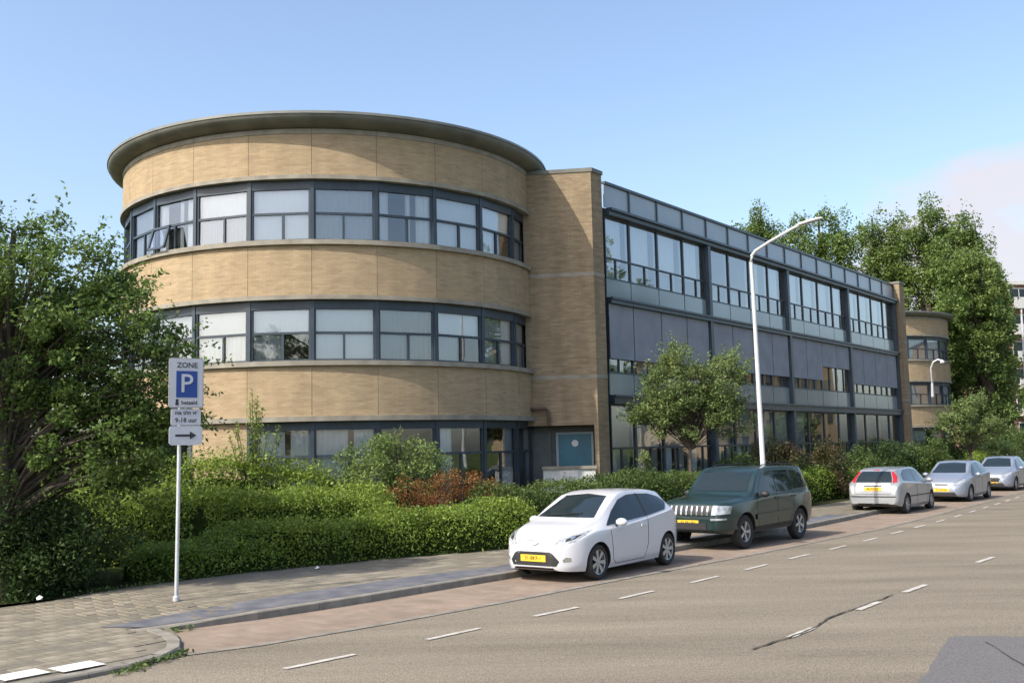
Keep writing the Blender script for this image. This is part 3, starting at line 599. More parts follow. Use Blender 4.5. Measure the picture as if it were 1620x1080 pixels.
for i in range(NB):
    x0 = max(i * W_, S0) + .0; x1 = (i + 1) * W_; mid = (i + .52) * W_
    if (i + 1) % 4 == 0: x1 -= .17 if i < 15 else .3
    if i % 4 == 0 and i: x0 += .05
    # top storey
    cw = [(x0 + .04, x1 - .33, 8.62, 10.1, 'w')]
    if i in (4, 5, 6): cw = [(x0 + .06, x0 + .5, 8.62, 10.1, 'g')] if i != 6 else [(x0 + .04, x1 - .6, 8.0, 10.1, 'w')]
    if i not in (3, 7, 9, 10): cw.append((x0 + .04, x1 - .4, 8.02, 8.6, 'g' if i % 3 else 'w'))
    window('window', FB, x0, x1, 7.96, 10.138, 8.68, [mid], cw, mg='glass_facade', fw=.045, curt_y=-.22)
    MB().box(FB, x0 + .03, x1 - .03, -.06, -.012, 7.31, 7.955).build('spandrel_panel', 'glass_back', bld)
    # middle storey, behind a fabric sunshade
    zs = 5.26 if i not in (10, 11) else 5.95
    MB().box(FB, x0 + .03, x1 - .03, .03, .05, zs, 7.09).box(FB, x0 + .03, x1 - .03, .02, .06, zs - .03, zs).build('sunshade', 'screen', bld)
    cm_ = [(x0 + .1, x0 + .6, 4.78, 6.6, 'w'), (x0 + .9, x1 - .25, 4.78, 6.6, 'w')] if i < 5 else []
    if i in warm_bays: cm_ = [(x0 + .15, x0 + .7, 4.8, 6.6, 'o'), (x0 + .95, x1 - .3, 4.8, 6.2, 'o')]
    window('window', FB, x0, x1, 4.74, 7.09, None, [mid], cm_, mg='glass_facade', fw=.05, curt_y=-.35)
    MB().box(FB, x0 + .03, x1 - .03, -.06, -.012, 4.01, 4.735).build('spandrel_panel', 'glass_back', bld)
    # ground floor
    cg = [(x0 + .05, x1 - .12, 2.25, 3.65, 'w' if i < 2 else 'g')] if i < 9 else ([(x0 + .2, x0 + .9, 1.2, 3.6, 'o')] if i in (10, 13, 14) else [])
    if i < 9: cg.append((x0 + .08, x0 + .85, .85, 2.2, 'w')); cg.append((x0 + 1.05, x1 - .2, .85, 2.2, 'g'))
    window('window', FB, x0, x1, .80, 3.698, 2.22, [mid], cg, mg='glass_facade', fw=.055, curt_y=-.2)
# rooms behind
bk = MB(); bk.box(FB, .5, LT, -5.2, -5.0, .1, 10.3); bk.build('inner_wall', 'room', bld)
sl = MB()
for z0, z1 in ((10.14, 10.38), (7.1, 7.5), (3.7, 4.2), (0, .2)): sl.box(FB, .4, LT, -5.0, -.302, z0, z1)
sl.build('floor_slab', 'room', bld)
pw = MB()
for k in range(1, 8): pw.box(FB, k * 3.918 - .06, k * 3.918 + .06, -5.0, -.45, .2, 10.13)
pw.build('partition_wall', 'room', bld)
MB().box(FB, .4, LT + .4, -15.8, -5.2, .05, 10.35).build('rear_wall', 'brick', bld)
MB().box(FB, .4, LT + .3, -15.7, -.1, 10.38, 10.42).build('roof', 'roof', bld)
# end pier and link wall
ep = Fr(A + D * (LT + .04), D, Nn)
for z0, z1 in ((.05, 4.5), (4.62, 7.86), (7.98, 11.33)): MB().box(ep, 0, .85, -2.2, .38, z0, z1).build('brick_pier', 'brick_pier', bld)
for z0, z1 in ((4.5, 4.62), (7.86, 7.98)): MB().box(ep, -.01, .86, -2.2, .392, z0, z1).build('concrete_belt', 'concrete', bld)
MB().box(ep, -.05, .9, -2.25, .43, 11.33, 11.45).build('pier_cap', 'cornice', bld)
MB().box(ep, .86, 14, -13, -8.5, .05, 9.4).build('link_wall', 'brick', bld)
# wall lamp of the far drum
wl = thing('wall_lamp', 'white swan neck lamp standing out from the far brick drum', 'lamp', (31.0, 74.6, 5.0))
pts = [(x * 1.11, y * 1.11, 2.3 + (z - 2.3) * 1.11) for x, y, z in [(27.95, 67.35, 5.1), (27.92, 67.2, 6.0), (27.75, 66.9, 6.9), (27.85, 66.7, 7.35), (28.1, 66.5, 7.5), (28.3, 66.4, 7.42)]]
MB().tube(pts, [.12, .09, .07, .06, .06, .06], 8).build('arm', 'white_metal', wl, smooth=True)
MB().lathe([(.03, .12), (.1, .06), (.17, -.08), (.16, -.12), (.01, -.14)], (31.44, 73.68, 7.92), 16).build('lamp_head', 'white_metal', wl, smooth=True)
# leaning board behind the ground floor glass of the drum
er = Vector((math.cos(A0 + DA * 5.15), math.sin(A0 + DA * 5.15))); et = Vector((-er.y, er.x)); fb_ = Fr((C1[0] + er.x * 6.3, C1[1] + er.y * 6.3, 0), et, er)
mb = MB(); a8 = [fb_.P(.05, 0, .6), fb_.P(.42, 0, .6), fb_.P(.2, 0, 2.9), fb_.P(-.15, 0, 2.9)]; b8 = [q + Vector((er.x, er.y, 0)) * .03 for q in a8]; mb.face(b8); mb.face(a8[::-1])
for i in range(4): mb.face([a8[i], a8[(i + 1) % 4], b8[(i + 1) % 4], b8[i]])
tag(mb.build('board', 'curtain'), 'white board leaning at a slant behind the ground floor window of the drum', 'board')

# far apartment block
apt = thing('apartment_block', 'distant brown brick apartment block with white balconies at the right edge', 'building', (60, 112, 0), R(8))
fa = Fr((53.2, 110, 0), Vector((.985, .17)).normalized(), Vector((.17, -.985)).normalized())
MB().box(fa, .0, 26, -12, -.02, 0, 19.0).build('wall', 'brick_red', apt); MB().box(fa, -.1, 26.1, -12.1, .3, 19.0, 19.4).build('roof', 'concrete_light', apt)
MB().box(fa, -.55, -.02, -3, .5, .1, 18.6).build('stair_panel', 'concrete_light', apt)
for fz in range(6):
    z = 1.6 + fz * 2.95
    for bx in range(4):
        x = 1.4 + bx * 6
        MB().box(fa, x, x + 4.2, 0, 1.3, z, z + .15).box(fa, x, x + 4.2, 1.22, 1.3, z + .15, z + 1.1).build('balcony', 'concrete_light', apt)
        wf = MB().box(fa, x + .3, x + 3.9, -.01, .04, z + .5, z + 2.3).build('window', 'paint_bright', apt)
        for q in range(3):
            MB().box(fa, x + .4 + q * 1.17, x + 1.47 + q * 1.17, .042, .05, z + .6, z + 2.2).build('pane', 'carglass', wf)
# building across the street, seen mirrored in the glass wing
opp = thing('row_house', 'ochre brick house block across the street seen only in the window reflections', 'building', (66, 76, 0))
fo = Fr((57, 64, 0), (ud.x, ud.y), (-nd_.x, -nd_.y))
MB().box(fo, 0, 30, -9, 0, 0, 12.5).build('wall', 'brick', opp); MB().box(fo, -.2, 30.2, -9.2, .2, 12.5, 12.8).build('roof', 'roof', opp)
for fz in range(3):
    for bx in range(9): MB().box(fo, 1 + bx * 3.2, 2.9 + bx * 3.2, -.01, .05, 1 + fz * 3.2, 3 + fz * 3.2).build('window', 'carglass', opp)

# ------------------------------------------------------------------ street furniture
lp = thing('street_lamp', 'tall white street lamp with a long arm behind the dark green car', 'street lamp', (6.98, 28.6, 0))
MB().tube([(6.98, 28.6, .1), (6.98, 28.6, 1.2), (6.98, 28.6, 1.25), (6.93, 28.6, 6.9), (6.91, 28.58, 7.45)], [.10, .095, .075, .055, .05], 12).build('pole', 'white_metal', lp, smooth=True)
MB().tube([(6.91, 28.58, 7.45), (6.93, 28.57, 7.62), (7.03, 28.5, 7.76), (7.35, 28.2, 7.95), (7.95, 27.75, 8.25), (8.1, 27.65, 8.31)], [.05, .05, .045, .04, .04, .04], 10).build('arm', 'white_metal', lp, smooth=True)
d_ = Vector((8.70 - 8.0, 27.3 - 27.72, .13)).normalized(); s_ = d_.cross(Vector((0, 0, 1))).normalized(); u_ = s_.cross(d_); hd = MB(); rings = []
for t, w1, h1 in ((0, .05, .05), (.08, .075, .06), (.35, .11, .075), (.6, .10, .06), (.72, .05, .03)):
    c = Vector((8.03, 27.70, 8.30)) + d_ * t; rings.append([c + s_ * (w1 * math.cos(a)) + u_ * (h1 * math.sin(a) * (1 if math.sin(a) > 0 else .5)) for a in [k * math.pi / 6 for k in range(12)]])
for a, b in zip(rings[:-1], rings[1:]):
    for k in range(12): hd.face([a[k], a[(k + 1) % 12], b[(k + 1) % 12], b[k]])
hd.face(rings[0][::-1]); hd.face(rings[-1]); hd.build('lamp_head', 'white_metal', lp, smooth=True, weld=True)
MB().box(Fr((6.98, 28.6, 0), (1, 0), (0, 1)), -.05, .05, -.105, -.09, .5, 1.0).build('hatch', 'galv', lp)
fp = thing('lighting_mast', 'slim white mast in front of the distant apartment block', 'mast', (49.6, 98, 0))
MB().tube([(49.6, 98, 0), (49.9, 98, 14.8)], [.16, .09], 8).build('pole', 'white_metal', fp, smooth=True); MB().box(Fr((49.9, 98, 0), (1, 0), (0, 1)), -.5, .5, -.15, .15, 14.8, 14.95).build('lamp_head', 'white_metal', fp)
fc = thing('railing', 'white railing in front of the distant apartment block', 'railing', (50, 95, 0))
for z in (3.3, 4.3): MB().tube([(48.2, 95, z), (54, 96, z)], .05, 6).build('rail', 'white_metal', fc)
for k in range(14): MB().tube([(48.2 + k * .44, 95 + k * .076, 2.2), (48.2 + k * .44, 95 + k * .076, 4.3)], .03, 5).build('bar', 'white_metal', fc)
MB().box(Fr((48.1, 95, 0), (1, .17), (-.17, 1)), 0, 9, 0, 1.2, 0, 2.4).build('base', 'concrete_light', fc)
# parking sign
ps = thing('parking_sign', 'parking zone sign with blue P and arrow plate on a grey post by the kerb', 'road sign', (-5.17, 15.6, 0))
MB().tube([(-5.17, 15.6, .1), (-5.155, 15.63, 3.72)], .030, 12).build('post', 'galv', ps, smooth=True); MB().lathe([(.05, .0), (.05, .06), (.032, .08)], (-5.17, 15.6, .118), 12).build('collar', 'galv', ps)
sx = Vector((math.cos(R(32)), math.sin(R(32)), 0)); sy = Vector((sx.y, -sx.x, 0)); fs = Fr((-5.075, 15.62, 0), sx, sy)
def rplate(name, x0, x1, z0, z1, y0, y1, r, m, parent):
    mb = MB(); pts = []
    for cx, cz, a0 in ((x1 - r, z1 - r, 0), (x0 + r, z1 - r, 90), (x0 + r, z0 + r, 180), (x1 - r, z0 + r, 270)):
        for k in range(5): a = R(a0 + k * 22.5); pts.append((cx + r * math.cos(a), cz + r * math.sin(a)))
    f = [fs.P(x, y1, z) for x, z in pts]; b = [fs.P(x, y0, z) for x, z in pts]
    mb.face(f[::-1]); mb.face(b); n = len(pts)
    for i in range(n): mb.face([f[i], f[(i + 1) % n], b[(i + 1) % n], b[i]])
    return mb.build(name, m, parent)
p1 = rplate('zone_plate', -.262, .262, 3.03, 3.80, .035, .06, .04, 'signgrey', ps); rplate('face', -.247, .247, 3.045, 3.785, .0602, .0625, .032, 'signface', p1)
rplate('blue_panel', -.155, .165, 3.19, 3.60, .0632, .065, .008, 'signblue', p1)
tb = MB(); text_mb(tb, 'P', .40, fs.P(.0, .0655, 3.395), sx, sy, bold=.003); tb.build('lettering', 'signface', p1)
tb = MB(); text_mb(tb, 'ZONE', .115, fs.P(.01, .063, 3.685), sx, sy, bold=.002); tb.build('lettering', 'signblack', p1); tb = MB(); text_mb(tb, 'betaald', .085, fs.P(.045, .063, 3.11), sx, sy, bold=.002); tb.build('lettering', 'signblack', p1); tb = MB()
tb.box(fs, -.165, -.115, .0632, .0645, 3.07, 3.115); tb.box(fs, -.160, -.120, .0632, .0645, 3.115, 3.165); tb.build('meter_symbol', 'signblack', p1)
p2 = rplate('time_plate', -.225, .225, 2.765, 3.015, .035, .055, .02, 'signface', ps)
tb = MB(); text_mb(tb, 'ma t/m vr', .085, fs.P(0, .056, 2.955), sx, sy, bold=.002); tb.build('lettering', 'signblack', p2); tb = MB(); text_mb(tb, '9-18 uur', .095, fs.P(0, .056, 2.84), sx, sy, bold=.002); tb.build('lettering', 'signblack', p2)
p3 = rplate('arrow_plate', -.25, .25, 2.46, 2.755, .035, .06, .05, 'signface', ps)
ab = MB(); P = fs.P
ab.face([P(-.16, .063, 2.59), P(-.16, .063, 2.625), P(.07, .063, 2.625), P(.07, .063, 2.59)]); ab.face([P(.06, .063, 2.545), P(.06, .063, 2.67), P(.16, .063, 2.6075)]); ab.build('arrow', 'signblack', p3)
# litter
for (x, y, lab) in ((-7.45, 16.05, 'small white scrap of litter at the foot of the dark bush'), (-3.75, 19.3, 'tiny pale scrap of litter by the hedge foot')):
    mb = MB(); q = [(x + math.cos(a) * rnd.uniform(.03, .07), y + math.sin(a) * rnd.uniform(.03, .07), .125 + rnd.uniform(0, .04)) for a in [k * .9 for k in range(7)]]
    for i in range(7): mb.face([q[i], q[(i + 1) % 7], (x, y, .19)])
    tag(mb.build('litter', 'litter'), lab, 'litter')

# ------------------------------------------------------------------ vegetation
def leaf_obj(name, P, size, m, parent, flat=.35, asp=.5, out=None, kind=None):
    n = len(P); d1 = rng.normal(size=(n, 3)); d1[:, 2] *= flat + .4
    if out is not None: d1 += out * .8
    d1 /= np.linalg.norm(d1, axis=1)[:, None]
    t = rng.normal(size=(n, 3)); t[:, 2] *= flat; d2 = t - (t * d1).sum(1)[:, None] * d1; d2 /= np.linalg.norm(d2, axis=1)[:, None] + 1e-9
    s = size * rng.uniform(.55, 1.25, n)[:, None]
    a = d1 * s * .5; b = d2 * s * .5 * asp
    V = np.stack([P - a, P + b - a * .1, P + a, P - b - a * .1], 1).reshape(-1, 3)
    Mi = np.array(WM[parent.name].inverted()); V = V @ Mi[:3, :3].T + Mi[:3, 3]
    me = bpy.data.meshes.new(name); me.vertices.add(4 * n); me.vertices.foreach_set('co', V.astype(np.float32).ravel())
    me.loops.add(4 * n); me.loops.foreach_set('vertex_index', np.arange(4 * n, dtype=np.int32)); me.polygons.add(n)
    me.polygons.foreach_set('loop_start', np.arange(0, 4 * n, 4, dtype=np.int32)); me.polygons.foreach_set('loop_total', np.full(n, 4, dtype=np.int32))
    me.update(calc_edges=True); me.materials.append(M[m] if isinstance(m, str) else m)
    return link(name, me, parent)
def ball(c, r, n, shell=.75):
    d = rng.normal(size=(n, 3)); d /= np.linalg.norm(d, axis=1)[:, None]
    return np.array(c) + d * (rng.uniform(shell ** 3, 1, n) ** (1 / 3))[:, None] * np.array(r)
def clumps_in(ells, n, rng_=rng):
    """random clump centres spread through a set of ellipsoids, weighted by volume"""
    v = np.array([e[3] * e[4] * e[5] for e in ells]); v = v ** .8; v = v / v.sum(); out = []
    for e, k in zip(ells, rng_.multinomial(n, v)):
        q = rng_.normal(size=(k, 3)); q /= np.linalg.norm(q, axis=1)[:, None]; q *= (rng_.uniform(0.15, 1, k) ** (1 / 2.2))[:, None]
        out.append(np.array(e[:3]) + q * np.array(e[3:6]))
    return np.concatenate(out)
def tree(name, label, cat, base, ells, nclump, cr, per, leaf, m, trunk_r, trunk_top, group=None, trunk_h=None, twigs=True, asp=.5, lean=(0, 0), squash=.7, limbs=1.0):
    root = thing(name, label, cat, base, 0, group)
    C = clumps_in(ells, nclump); P = []; kspr = .18 if leaf < .2 else .05
    for c in C:
        r = cr * rng.uniform(.6, 1.25); P.append(ball(c, (r, r, r * squash), int(per * rng.uniform(.6, 1.3)), .35))
        # a protruding spray
        dr = c - np.array([base[0], base[1], trunk_top * .6]); dr = dr / (np.linalg.norm(dr) + 1e-6); q = rng.uniform(0, 1, int(per * kspr))[:, None]
        P.append(c + dr * q * cr * 2.0 + rng.normal(size=(len(q), 3)) * cr * .16)
    P = np.concatenate(P)
    if cat == 'tree' and base[0] < -8: P = P[~((P[:, 1] < 16.1) & (P[:, 0] > -6.25))]; P = P[P[:, 2] > .3]      # the sign stands clear of the twigs
    leaf_obj('crown', P, leaf, m, root, asp=asp)
    tb = MB(); bx, by, bz = base; tt = Vector((bx + lean[0], by + lean[1], trunk_top))
    b0 = Vector(base); midp = b0.lerp(tt, .5) + Vector((rnd.uniform(-.1, .1), rnd.uniform(-.1, .1), 0)) * trunk_r * 6
    tb.tube([b0, b0.lerp(midp, .5), midp, midp.lerp(tt, .6), tt], [trunk_r * 1.15, trunk_r, trunk_r * .8, trunk_r * .6, trunk_r * .25], 9)
    tb.build('trunk', 'bark', root, smooth=True)
    th = trunk_h or trunk_top * .3
    idx = rng.permutation(len(C))[:int(len(C) * .5 * limbs)]
    bb = MB()
    for i in idx:
        c = Vector(C[i]); t = min(.95, max(th / (trunk_top - bz), (c.z - bz - th * .6) / max(.1, (trunk_top - bz)) * .8)); s0 = b0.lerp(tt, t)
        m1 = s0.lerp(c, .5) + Vector((0, 0, (c - s0).length * .12)); L0 = (c - s0).length
        bb.tube([s0, m1, c], [trunk_r * .26 * min(1, L0 / 3 + .3), trunk_r * .14, trunk_r * .04], 5)
    bb.build('branches', 'bark', root, smooth=True)
    return root
# big tree at left
tree('large_tree', 'large leafy tree at the left edge leaning over the drum', 'tree', (-8.3, 16.6, .1),
     [(-8.6, 16.9, 4.82, 2.2, 1.7, 1.75), (-9.3, 16.9, 3.3, 2.3, 1.7, 1.9), (-7.2, 17.2, 3.95, 1.55, 1.2, 1.4), (-6.25, 17.4, 3.55, 1.05, .8, 1.15), (-6.6, 17.4, 2.5, 1.15, .8, .8), (-7.3, 17.1, 2.5, 1.6, 1.1, 1.1), (-7.0, 17.3, 5.0, .8, .9, .6), (-10.3, 17.8, 5.86, 1.3, 1.3, 1.2)],
     640, .30, 175, .090, 'lf_tree', .15, 6.1, trunk_h=1.1, limbs=.9)
# thin outer sprays of that tree reaching over the brick
def bush(name, label, base, ells, nclump, cr, per, leaf, m, group=None, cat='bush', asp=.5, stems=5, squash=.8):
    root = thing(name, label, cat, base, 0, group); C = clumps_in(ells, nclump)
    P = np.concatenate([ball(c, (cr, cr, cr * squash), int(per * rng.uniform(.6, 1.4)), .2) for c in C]); P[:, 2] = np.maximum(P[:, 2], .1)
    leaf_obj('foliage', P, leaf, m, root, asp=asp)
    tb = MB(); idx = rng.permutation(len(C))[:stems * 3]
    for i in idx:
        c = Vector(C[i]); b = Vector(base); tb.tube([b, b.lerp(c, .5) + Vector((0, 0, .12)), c], [.03, .018, .008], 5)
    tb.build('stems', 'bark', root); return root
bush('dark_bush', 'dense dark green bush under the large tree at the left edge', (-8.4, 17.2, .1),
     [(-9.3, 17.3, 1.1, 2.2, 1.1, 1.15), (-7.5, 17.3, .75, 1.0, .8, .75), (-10.8, 17.2, 1.6, 1.8, 1.0, 1.4), (-10.5, 16.4, .8, 1.8, .9, .8), (-12.8, 16.3, 1.4, 1.6, 1.2, 1.4), (-9.6, 18.4, .8, 1.8, 1.0, .8), (-9.2, 16.1, .8, 1.1, .45, .8), (-7.7, 16.7, .8, .7, .5, .9), (-8.05, 16.25, .8, .5, .3, .85), (-8.3, 16.3, 1.6, .6, .4, .7)], 820, .30, 150, .075, 'lf_dark')
def hedge(name, label, path, width, m, leaf, dens, hts, group=None, rough=.12, sprig=.12, cat='hedge'):
    """path: xy list, hts: height per path point; leaf cards over a dark bumpy core"""
    x0, y0 = path[0]; root = thing(name, label, cat, (sum(p[0] for p in path) / len(path), sum(p[1] for p in path) / len(path), .09), 0, group)
    P = [Vector(p) for p in path]; seg = [(P[i + 1] - P[i]).length for i in range(len(P) - 1)]; Lh = sum(seg); cum = [0]
    for s in seg: cum.append(cum[-1] + s)
    n1, n2, n3 = [rng.uniform(0, 6.28, 8) for _ in range(3)]; fr_ = rng.uniform(.5, 4.5, 8); fq = rng.uniform(.5, 4.5, 8)
    def at(u):
        i = max(0, min(len(seg) - 1, int(np.searchsorted(cum, u) - 1))); f = (u - cum[i]) / seg[i]; p = P[i].lerp(P[i + 1], f); d = (P[i + 1] - P[i]).normalized(); return p, Vector((d.y, -d.x)), hts[i] + (hts[i + 1] - hts[i]) * f
    def bumps(u, v): return sum(math.sin(fr_[k] * u + fq[k] * v + n1[k]) for k in range(8)) / 8 * rough * 2.4
    def surf(u, t, g=1.0):      # t 0..1 around the section from front foot over top to rear foot
        p, nn, h = at(u); a = math.pi * t; cx = math.copysign(abs(math.cos(a)) ** .75, math.cos(a)); sz = abs(math.sin(a)) ** .6
        bu = bumps(u, t * 3); e = min(1, (u + .05) / .5, (Lh - u + .05) / .5) ** .5
        ww = (width / 2 + bu * .7) * g * e; hh = (h + bu) * g * (0.55 + .45 * e)
        return Vector((p.x + nn.x * cx * ww, p.y + nn.y * cx * ww, .09 + hh * sz))
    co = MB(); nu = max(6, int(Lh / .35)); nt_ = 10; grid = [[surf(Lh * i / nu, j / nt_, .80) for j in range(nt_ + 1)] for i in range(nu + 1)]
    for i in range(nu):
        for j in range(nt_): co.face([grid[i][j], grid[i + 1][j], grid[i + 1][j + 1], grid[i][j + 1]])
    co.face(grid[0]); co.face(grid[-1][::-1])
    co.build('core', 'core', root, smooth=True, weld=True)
    n = int(Lh * (width + 2 * max(hts)) * dens); U_ = rng.uniform(0, Lh, n); T_ = rng.uniform(0, 1, n) ** .85
    pts = np.array([surf(u, t, 1.0) for u, t in zip(U_, T_)]); pts += rng.normal(size=pts.shape) * .05 - np.array([0, 0, .01]); 
    top = np.abs(T_ - .5) < .32; k = top & (rng.uniform(size=n) < .3); pts[k, 2] += rng.uniform(0, sprig, k.sum()) ** 1.0
    g_ = rng.uniform(.86, 1.0, n); 
    out = np.zeros_like(pts); out[:, 2] = .5
    leaf_obj('foliage', pts, leaf, m, root, out=out, asp=.5)
    return root
hedge('hedge', 'low light green hedge along the pavement left of the white car', [(-7.0, 18.4), (-5.3, 19.7), (-3.2, 21.3), (-.9, 22.7), (.4, 23.6)], 1.3, 'lf_hedge', .07, 1200, [.55, .64, .84, .92, .85], 'garden hedges', rough=.15, sprig=.14)
hedge('hedge', 'broad bright green hedge between the low hedge and the drum', [(-12.0, 22.0), (-9.0, 21.6), (-6.6, 21.7), (-4.6, 22.4), (-2.9, 23.5)], 2.2, 'lf_hedge', .08, 900, [1.45, 1.42, 1.38, 1.35, 1.2], 'garden hedges', rough=.16, sprig=.2)
hedge('hedge', 'tall feathery unclipped hedge right against the brick drum behind the sapling', [(-12.0, 24.3), (-9.0, 24.1), (-6.5, 24.4), (-4.4, 25.4)], 1.5, 'lf_hedge', .09, 650, [2.0, 2.0, 1.95, 1.6], 'garden hedges', rough=.2, sprig=.35)
hedge('hedge', 'dark green clipped hedge behind the white and dark green cars', [(-1.0, 24.3), (.9, 26.1), (3.4, 29.1), (6.0, 32.2)], 1.5, 'lf_hedge2', .075, 750, [1.20, 1.18, 1.36, 1.25], 'garden hedges')
hedge('hedge', 'yellow green hedge between the dark green car and the silver hatchback', [(6.4, 33.0), (9.4, 36.6), (12.4, 40.4), (15.5, 44.6)], 1.4, 'lf_hedge', .09, 420, [1.1, 1.15, 1.1, 1.05], 'garden hedges')
hedge('hedge', 'distant low hedge behind the rear silver cars', [(16.5, 46.0), (20, 50.5), (25, 57), (30, 64)], 1.6, 'lf_hedge', .12, 220, [1.1, 1.2, 1.3, 1.4], 'garden hedges')
q = []
for a, b, n_ in (((-4.3, 11.0), (-3.93, 12.1), 260), ((-4.85, 13.38), (-4.4, 13.72), 90), ((-4.9, 19.15), (-.4, 22.4), 300), ((-7.2, 16.4), (-5.2, 18.9), 260)):
    t = rng.uniform(0, 1, n_); hedge_side = a[1] > 15
    q.append(np.stack([a[0] + (b[0] - a[0]) * t + rng.normal(0, .05, n_) + (0 if hedge_side else .04), a[1] + (b[1] - a[1]) * t + rng.normal(0, .05, n_) - (0 if hedge_side else .02), rng.uniform(.0, .06, n_) + (.12 if hedge_side else .0)], 1))
WM['weeds'] = Matrix.Identity(4)
wd = thing('weeds', 'short weeds in the kerb joints and at the hedge foot', 'weeds', (0, 0, 0)); wo = leaf_obj('weeds', np.concatenate(q), .06, 'lf_hedge2', wd); wo.parent = None; bpy.data.objects.remove(wd); wo.name = 'weeds'
wo['kind'] = 'stuff'; tag(wo, 'short weeds in the kerb joints and at the hedge foot', 'weeds')
# sapling with upright feathery shoots
def sapling(name, label, base, h, spread, m, leaf, n_shoot=9, dens=110, cat='sapling'):
    root = thing(name, label, cat, base, 0); tb = MB(); P = []
    for k in range(n_shoot):
        a = rnd.uniform(0, 6.28); s = spread * rnd.uniform(.0, 1); hh = h * rnd.uniform(.85, 1) * (1 - .5 * (s / spread) ** 1.5); b = Vector(base); e = b + Vector((math.cos(a) * s, math.sin(a) * s, hh)); m1 = b.lerp(e, .5) + Vector((0, 0, hh * .12))
        tb.tube([b, m1, e], [.022, .014, .004], 5)
        for i in range(dens):
            t = rnd.uniform(.2, 1.0) ** .8; p = b.lerp(m1, t * 2) if t < .5 else m1.lerp(e, t * 2 - 1); w_ = .16 * (1.15 - t); P.append((p.x + rnd.gauss(0, w_), p.y + rnd.gauss(0, w_), p.z + rnd.gauss(0, w_ * .6)))
    leaf_obj('foliage', np.array(P), leaf, m, root, asp=.3); tb.build('stems', 'bark', root); return root
sapling('sapling', 'feathery young shrub rising above the hedge in front of the drum', (-6.25, 24.4, .1), 3.85, .95, 'lf_hedge', .10, 13, 150)
bush('leafy_bush', 'light green bush in front of the dark ground floor windows of the drum', (-3.1, 25.6, .1), [(-3.1, 25.6, 1.8, 1.15, .9, 1.1), (-3.7, 25.5, 1.4, .9, .8, 1.1), (-2.4, 25.7, 1.5, .8, .7, 1.1)], 150, .27, 100, .085, 'lf_light')
sapling('sapling', 'pale shoots sticking up out of the bush before the drum windows', (-2.9, 25.5, .8), 2.2, 1.1, 'lf_light', .085, 16, 60)
bush('red_bush', 'small russet and green bush behind the low hedge', (-2.45, 24.6, .1), [(-2.55, 24.4, 1.0, .75, .5, .68), (-2.0, 24.8, .95, .6, .5, .65)], 60, .2, 110, .06, 'lf_red', 'russet bushes')
bush('red_bush', 'larger rust coloured bush left of the dark hedge', (-1.2, 25.4, .1), [(-1.4, 25.1, 1.1, .75, .5, .8), (-.75, 25.3, 1.1, .55, .5, .75)], 70, .2, 110, .06, 'lf_red', 'russet bushes')
tree('small_tree', 'small round headed street tree with a slim trunk in front of the glass wing', 'tree', (5.70, 32.9, .1),
     [(5.2, 32.9, 4.0, 1.1, 1.0, .95), (6.7, 33, 4.3, 1.05, 1.0, 1.15), (5.7, 33, 3.3, 1.55, 1.1, .8), (4.6, 33, 3.2, .85, .8, .65), (6.9, 33, 3.2, 1.0, .9, .7), (5.5, 33, 4.95, .75, .7, .6)],
     320, .30, 120, .095, 'lf_mid', .07, 4.7, trunk_h=2.0)
bush('conifer_shrub', 'small upright grey green shrub poking above the dark hedge', (3.95, 30.9, .1), [(3.95, 30.9, 1.3, .26, .26, .95)], 26, .16, 70, .07, 'lf_mid')
sh = [(9.8, 38.3, 1.2, 1.1, 1.25, 'lf_shrub', 'reddish green shrub against the glass wing right of the lamp'), (12.0, 39.9, 1.4, 1.2, 1.15, 'lf_shrub', 'dull reddish shrub behind the tail of the dark green car'), (14.2, 43.2, 1.3, 1.2, 1.05, 'lf_hedge2', 'dark green shrub behind the silver hatchback'),
      (16.8, 45.6, 1.5, 1.3, 1.1, 'lf_dark', 'darkest rounded shrub near the end of the glass wing'), (19.3, 48.6, 1.6, 1.4, 1.2, 'lf_hedge2', 'broad green shrub at the foot of the end pier'), (22.0, 53.5, 1.7, 1.5, 1.2, 'lf_dark', 'dark shrub below the far brick drum'),
      (28.0, 60.5, 2.2, 1.8, 1.2, 'lf_dark', 'dark shrub right of the far small tree'), (31.8, 66.5, 2.6, 2.0, 1.4, 'lf_hedge2', 'wide shrub on the far verge at the right edge'), (7.9, 36.0, .9, .8, .95, 'lf_hedge2', 'low green shrub just behind the street lamp')]
for (x, y, rx, ry, rz, mm, lab) in sh:
    bush('shrub', lab, (x, y, .1), [(x, y, rz * .95, rx, ry, rz), (x + rx * .4, y, rz * 1.2, rx * .5, ry * .5, rz * .8)], int(60 + rx * 40), .3, 75, .11, mm, 'shrubs along the glass wing')
tree('small_tree', 'small pale green tree in front of the far brick drum', 'tree', (23.3, 52, .1), [(23.4, 52, 3.2, 1.5, 1.4, 1.0), (22.7, 52, 2.7, 1.0, 1.0, .8), (24.2, 52, 2.7, 1.0, 1.0, .8), (23.5, 52, 4.0, .8, .8, .6)], 110, .33, 90, .13, 'lf_mid', .08, 3.6, trunk_h=1.4)
tree('verge_tree', 'dark low tree at the right edge before the apartment block', 'tree', (38.0, 74, .1), [(38.4, 74, 5.0, .9, 1.0, 1.8), (37.0, 72, 2.2, 1.2, 1.2, 1.0)], 90, .6, 90, .25, 'lf_tree', .15, 6, trunk_h=2)
